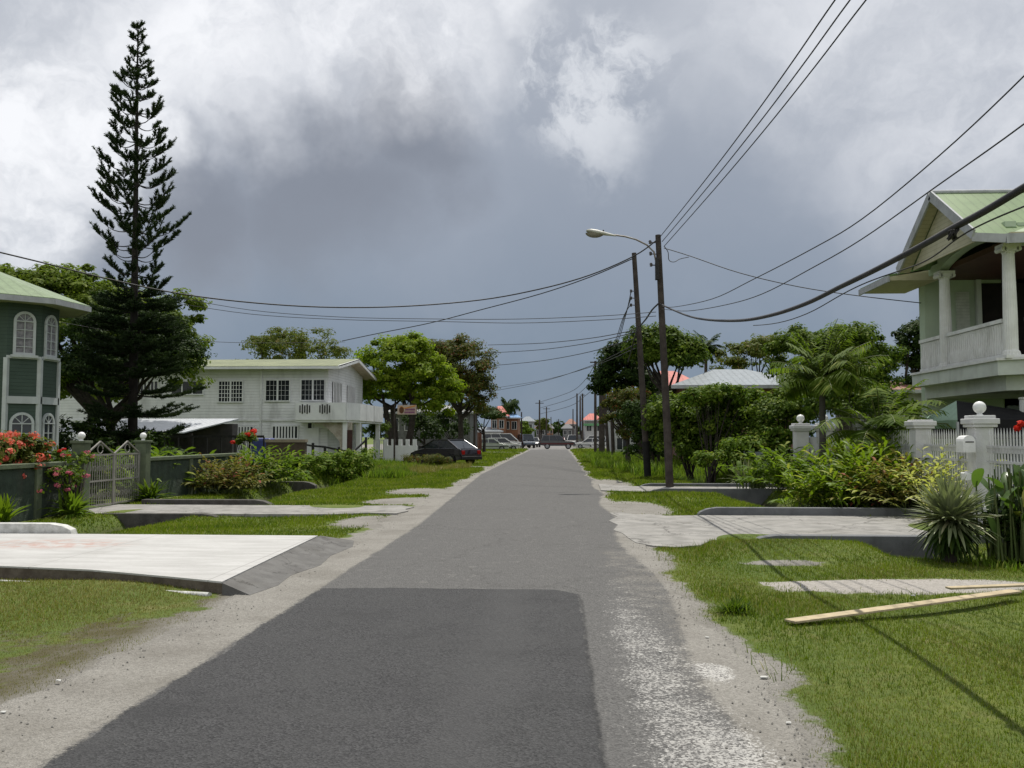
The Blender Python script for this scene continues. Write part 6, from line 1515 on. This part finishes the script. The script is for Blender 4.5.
MB().box(a_.x - .03, b_.x + .03, 36.96, 37.34, 1.38, 1.5).build('coping', mat('sandy_concrete', (.32, .27, .20, 1), (.24, .2, .15, 1)), BW)
a_ = at(150, 436, 35); b_ = at(264, 436, 35)
BF = thing('black_fence', 'black metal rail fence behind the broad green leaves', 'fence', (a_.x, 35, 0))
m = MB(); m.beam((a_.x, 35, 1.62), (b_.x, 35, 1.62), .06, .09); m.beam((a_.x, 35, .8), (b_.x, 35, .8), .04, .04); m.build('rail', m_black, BF)
m = MB()
for i in range(9): x = a_.x + (b_.x - a_.x) * i / 8; m.beam((x, 35, 0), (x, 35, 1.6), .05, .05, (0, 1, 0))
m.build('post_row', m_black, BF)
bl_ = at(262, 440, 39); o = MB().box(bl_.x - .5, bl_.x + .4, 39, 39.8, 0, 1.55).build('water_tank', mat('blue_plastic', (.05, .07, .22, 1), (.04, .05, .16, 1), rough=.5), bevel=.12); tag(o, 'dark blue tank beside the brown block wall', 'tank')
for i, (px, py, D, w) in enumerate(((480, 436, 100, .18), (476.5, 436, 99, .18))):
    q = at(px, py, D); o = MB().box(q.x - w, q.x + w, D, D + .3, -.1, q.z + .4).build('timber_gate_post', mat('red_brown_post', (.14, .06, .04, 1), None)); tag(o, ['right', 'left'][i] + ' reddish brown post of the pair beside the pale green car', 'post')
# shop sign hanging by the tree
SG = thing('hanging_sign', 'small orange and purple shop sign hanging from a post below the bright tree', 'sign', at(407, 410, 55))
a_, b_ = at(397.5, 414.5, 55), at(416.5, 405, 55)
MB().box(a_.x, b_.x, 54.95, 55.0, a_.z, b_.z).build('sign_board', mat('sign_yellow', (.50, .40, .30, 1), (.42, .33, .26, 1), rough=.5), SG)
MB().beam((at(393.5, 404.5, 55).x, 55.02, b_.z + .06), (b_.x, 55.02, b_.z + .06), .05, .05).build('bracket', m_black, SG)
w_ = b_.x - a_.x; h_ = b_.z - a_.z
m = MB().prism([(a_.x + w_ * (.22 + .13 * math.cos(k)), 54.945, a_.z + h_ * (.45 + .35 * math.sin(k))) for k in [i * math.pi / 5 for i in range(10)]], (0, -.01, 0)); m.build('sign_emblem', mat('sign_brown', (.12, .05, .02, 1), None), SG)
m = MB().prism([(a_.x + w_ * u, 54.945, a_.z + h_ * v) for u, v in ((.08, .6), (.2, .93), (.36, .7), (.95, .98), (.95, .86), (.5, .62))], (0, -.008, 0)); m.build('sign_streak', mat('sign_orange', (.60, .25, .05, 1), None), SG)
m = MB()
rg_ = random.Random(4)
for row, (v0, v1, u0) in enumerate(((.42, .62, .42), (.12, .32, .38))):
    u = u0
    while u < .92:
        dw = rg_.uniform(.025, .05); m.box(a_.x + w_ * u, a_.x + w_ * (u + dw), 54.935, 54.95, a_.z + h_ * v0, a_.z + h_ * v1); u += dw + .018
m.build('sign_lettering', mat('sign_purple', (.20, .03, .16, 1), None), SG)

# ------------------------------------------------------------------ planks and litter on the verge
m_plank = mat('raw_plank', (.46, .38, .24, 1), (.34, .28, .18, 1), rough=.85, scale=7, bump=.4, bscale=30, dirt=.55, dirtscale=4)
def plank(label, p, q, w, z=.035):
    p, q = Vector(p), Vector(q); p.z = z; q.z = z + .02
    o = MB().beam(p - p, q - p, w, .02).build('plank', m_plank, bevel=.004); o.location = p; o.location.z = z; return tag(o, label, 'plank')
plank('long pale timber plank lying across the right verge', gp(790, 625.5), gp(1016, 596.5), .13)
plank('short pale plank behind the long one at the right edge', gp(948, 592.5), gp(1030, 591), .10, .045)
m_lit = mat('paper', (.5, .5, .47, 1), None, rough=.7)
for i, (px, py, s_, lb) in enumerate(((764, 681, .035, 'white scrap of paper at the edge of the right verge'), (660, 655, .018, 'small pale stone chip on the right of the dark patch'), (59, 684, .02, 'pale pebble on the dusty left verge edge'), (913, 601, .03, 'white plastic cup lid in the grass above the plank'), (789, 727, .02, 'pale scrap near the lower grass edge'), (3, 716, .02, 'tiny white stone at the lower left edge'), (707, 640, .016, 'little white chip on the dusty road edge'))):
    p = gp(px, py); b = MB(); n = 7; s_ *= .65; rr = [s_ * random.uniform(.6, 1.4) for _ in range(n)]
    b.prism([(rr[k] * math.cos(2 * math.pi * k / n) * 1.4, rr[k] * math.sin(2 * math.pi * k / n), .015 + .004 * (k % 2)) for k in range(n)], (0, 0, s_ * .35)); o = b.build('litter_scrap', m_lit); o.location = (p.x, p.y, .004 + (.03 if 1.6 < p.x else 0)); tag(o, lb, 'litter')
# loose stones along the dusty edges
rs = np.random.default_rng(77); N_ = 700; side_ = rs.uniform(0, 1, N_) < .55
y_ = 4 * (20 / 4) ** rs.uniform(0, 1, N_); x_ = np.where(side_, xr(y_) - np.abs(rs.normal(size=N_)) * .18, xl(y_) + np.abs(rs.normal(size=N_)) * .25)
b = MB()
for i in range(N_):
    s_ = rs.uniform(.003, .010); c = Vector((x_[i], y_[i], .02)); r_ = Matrix.Rotation(rs.uniform(0, 6), 3, 'Z')
    b.add([c + r_ @ Vector(v) * s_ for v in ((1, 0, 0), (0, 1.2, 0), (-1, 0, 0), (0, -.9, 0), (.1, .1, .9), (0, 0, -.6))], [(0, 1, 4), (1, 2, 4), (2, 3, 4), (3, 0, 4), (1, 0, 5), (2, 1, 5), (3, 2, 5), (0, 3, 5)])
o = b.build('gravel', mat('stone_chips', (.26, .25, .225, 1), (.18, .17, .15, 1))); tag(o, 'loose gravel chips along both edges of the road', 'gravel', kind='stuff')
# overgrown far verges so that the gaps close
def ftree(label, px, D, cy, rx, ry, m, seed): tree('roadside_tree', label, 'tree', base_at(px, D), 2.5, .2, [bp(px, cy, D, rx, ry), bp(px + rx * .5, cy + ry * .3, D, rx * .7, ry * .7)], 60, 50, .02 + D * .0032, .01 + D * .002, rx * D / F * .35, m, seed, limbs=6, group='far roadside trees')
ftree('small green tree between the blue shop and the parked van', 524, 150, 430, 7, 7, L_weed, 301)
ftree('dark far tree behind the red roofed shop on the right', 606, 160, 416, 12, 12, L_dark, 302)
ftree('yellowish far tree left of the tallest far pole', 541, 230, 425, 7, 7, L_olive, 303)
ftree('far dark tree closing the left of the road view', 549, 330, 430, 9, 5, L_dark, 304)
ftree('far dark tree closing the right of the road view', 569, 340, 430, 9, 5, L_dark, 305)
ftree('dark tree behind the long white house at the left edge', 20, 70, 395, 60, 26, L_dark, 306)
ftree('dark tree filling the gap beyond the balcony house', 985, 60, 400, 40, 24, L_dark, 307)
# distant tree line on the horizon
rt = np.random.default_rng(9); bl = []
for i in range(60): xx = -700 + i * 24 + rt.normal() * 5; bl.append((xx, 560 + rt.normal() * 20, 2.5, 16, 10, rt.uniform(4, 7)))
q, C = clump_leaves(bl, 500, 30, 3.2, 2.2, 4.0, 9)
o = npobj('far_woodland', q, 4, L_dark); tag(o, 'far off band of dark trees along the horizon', 'woodland', kind='stuff')
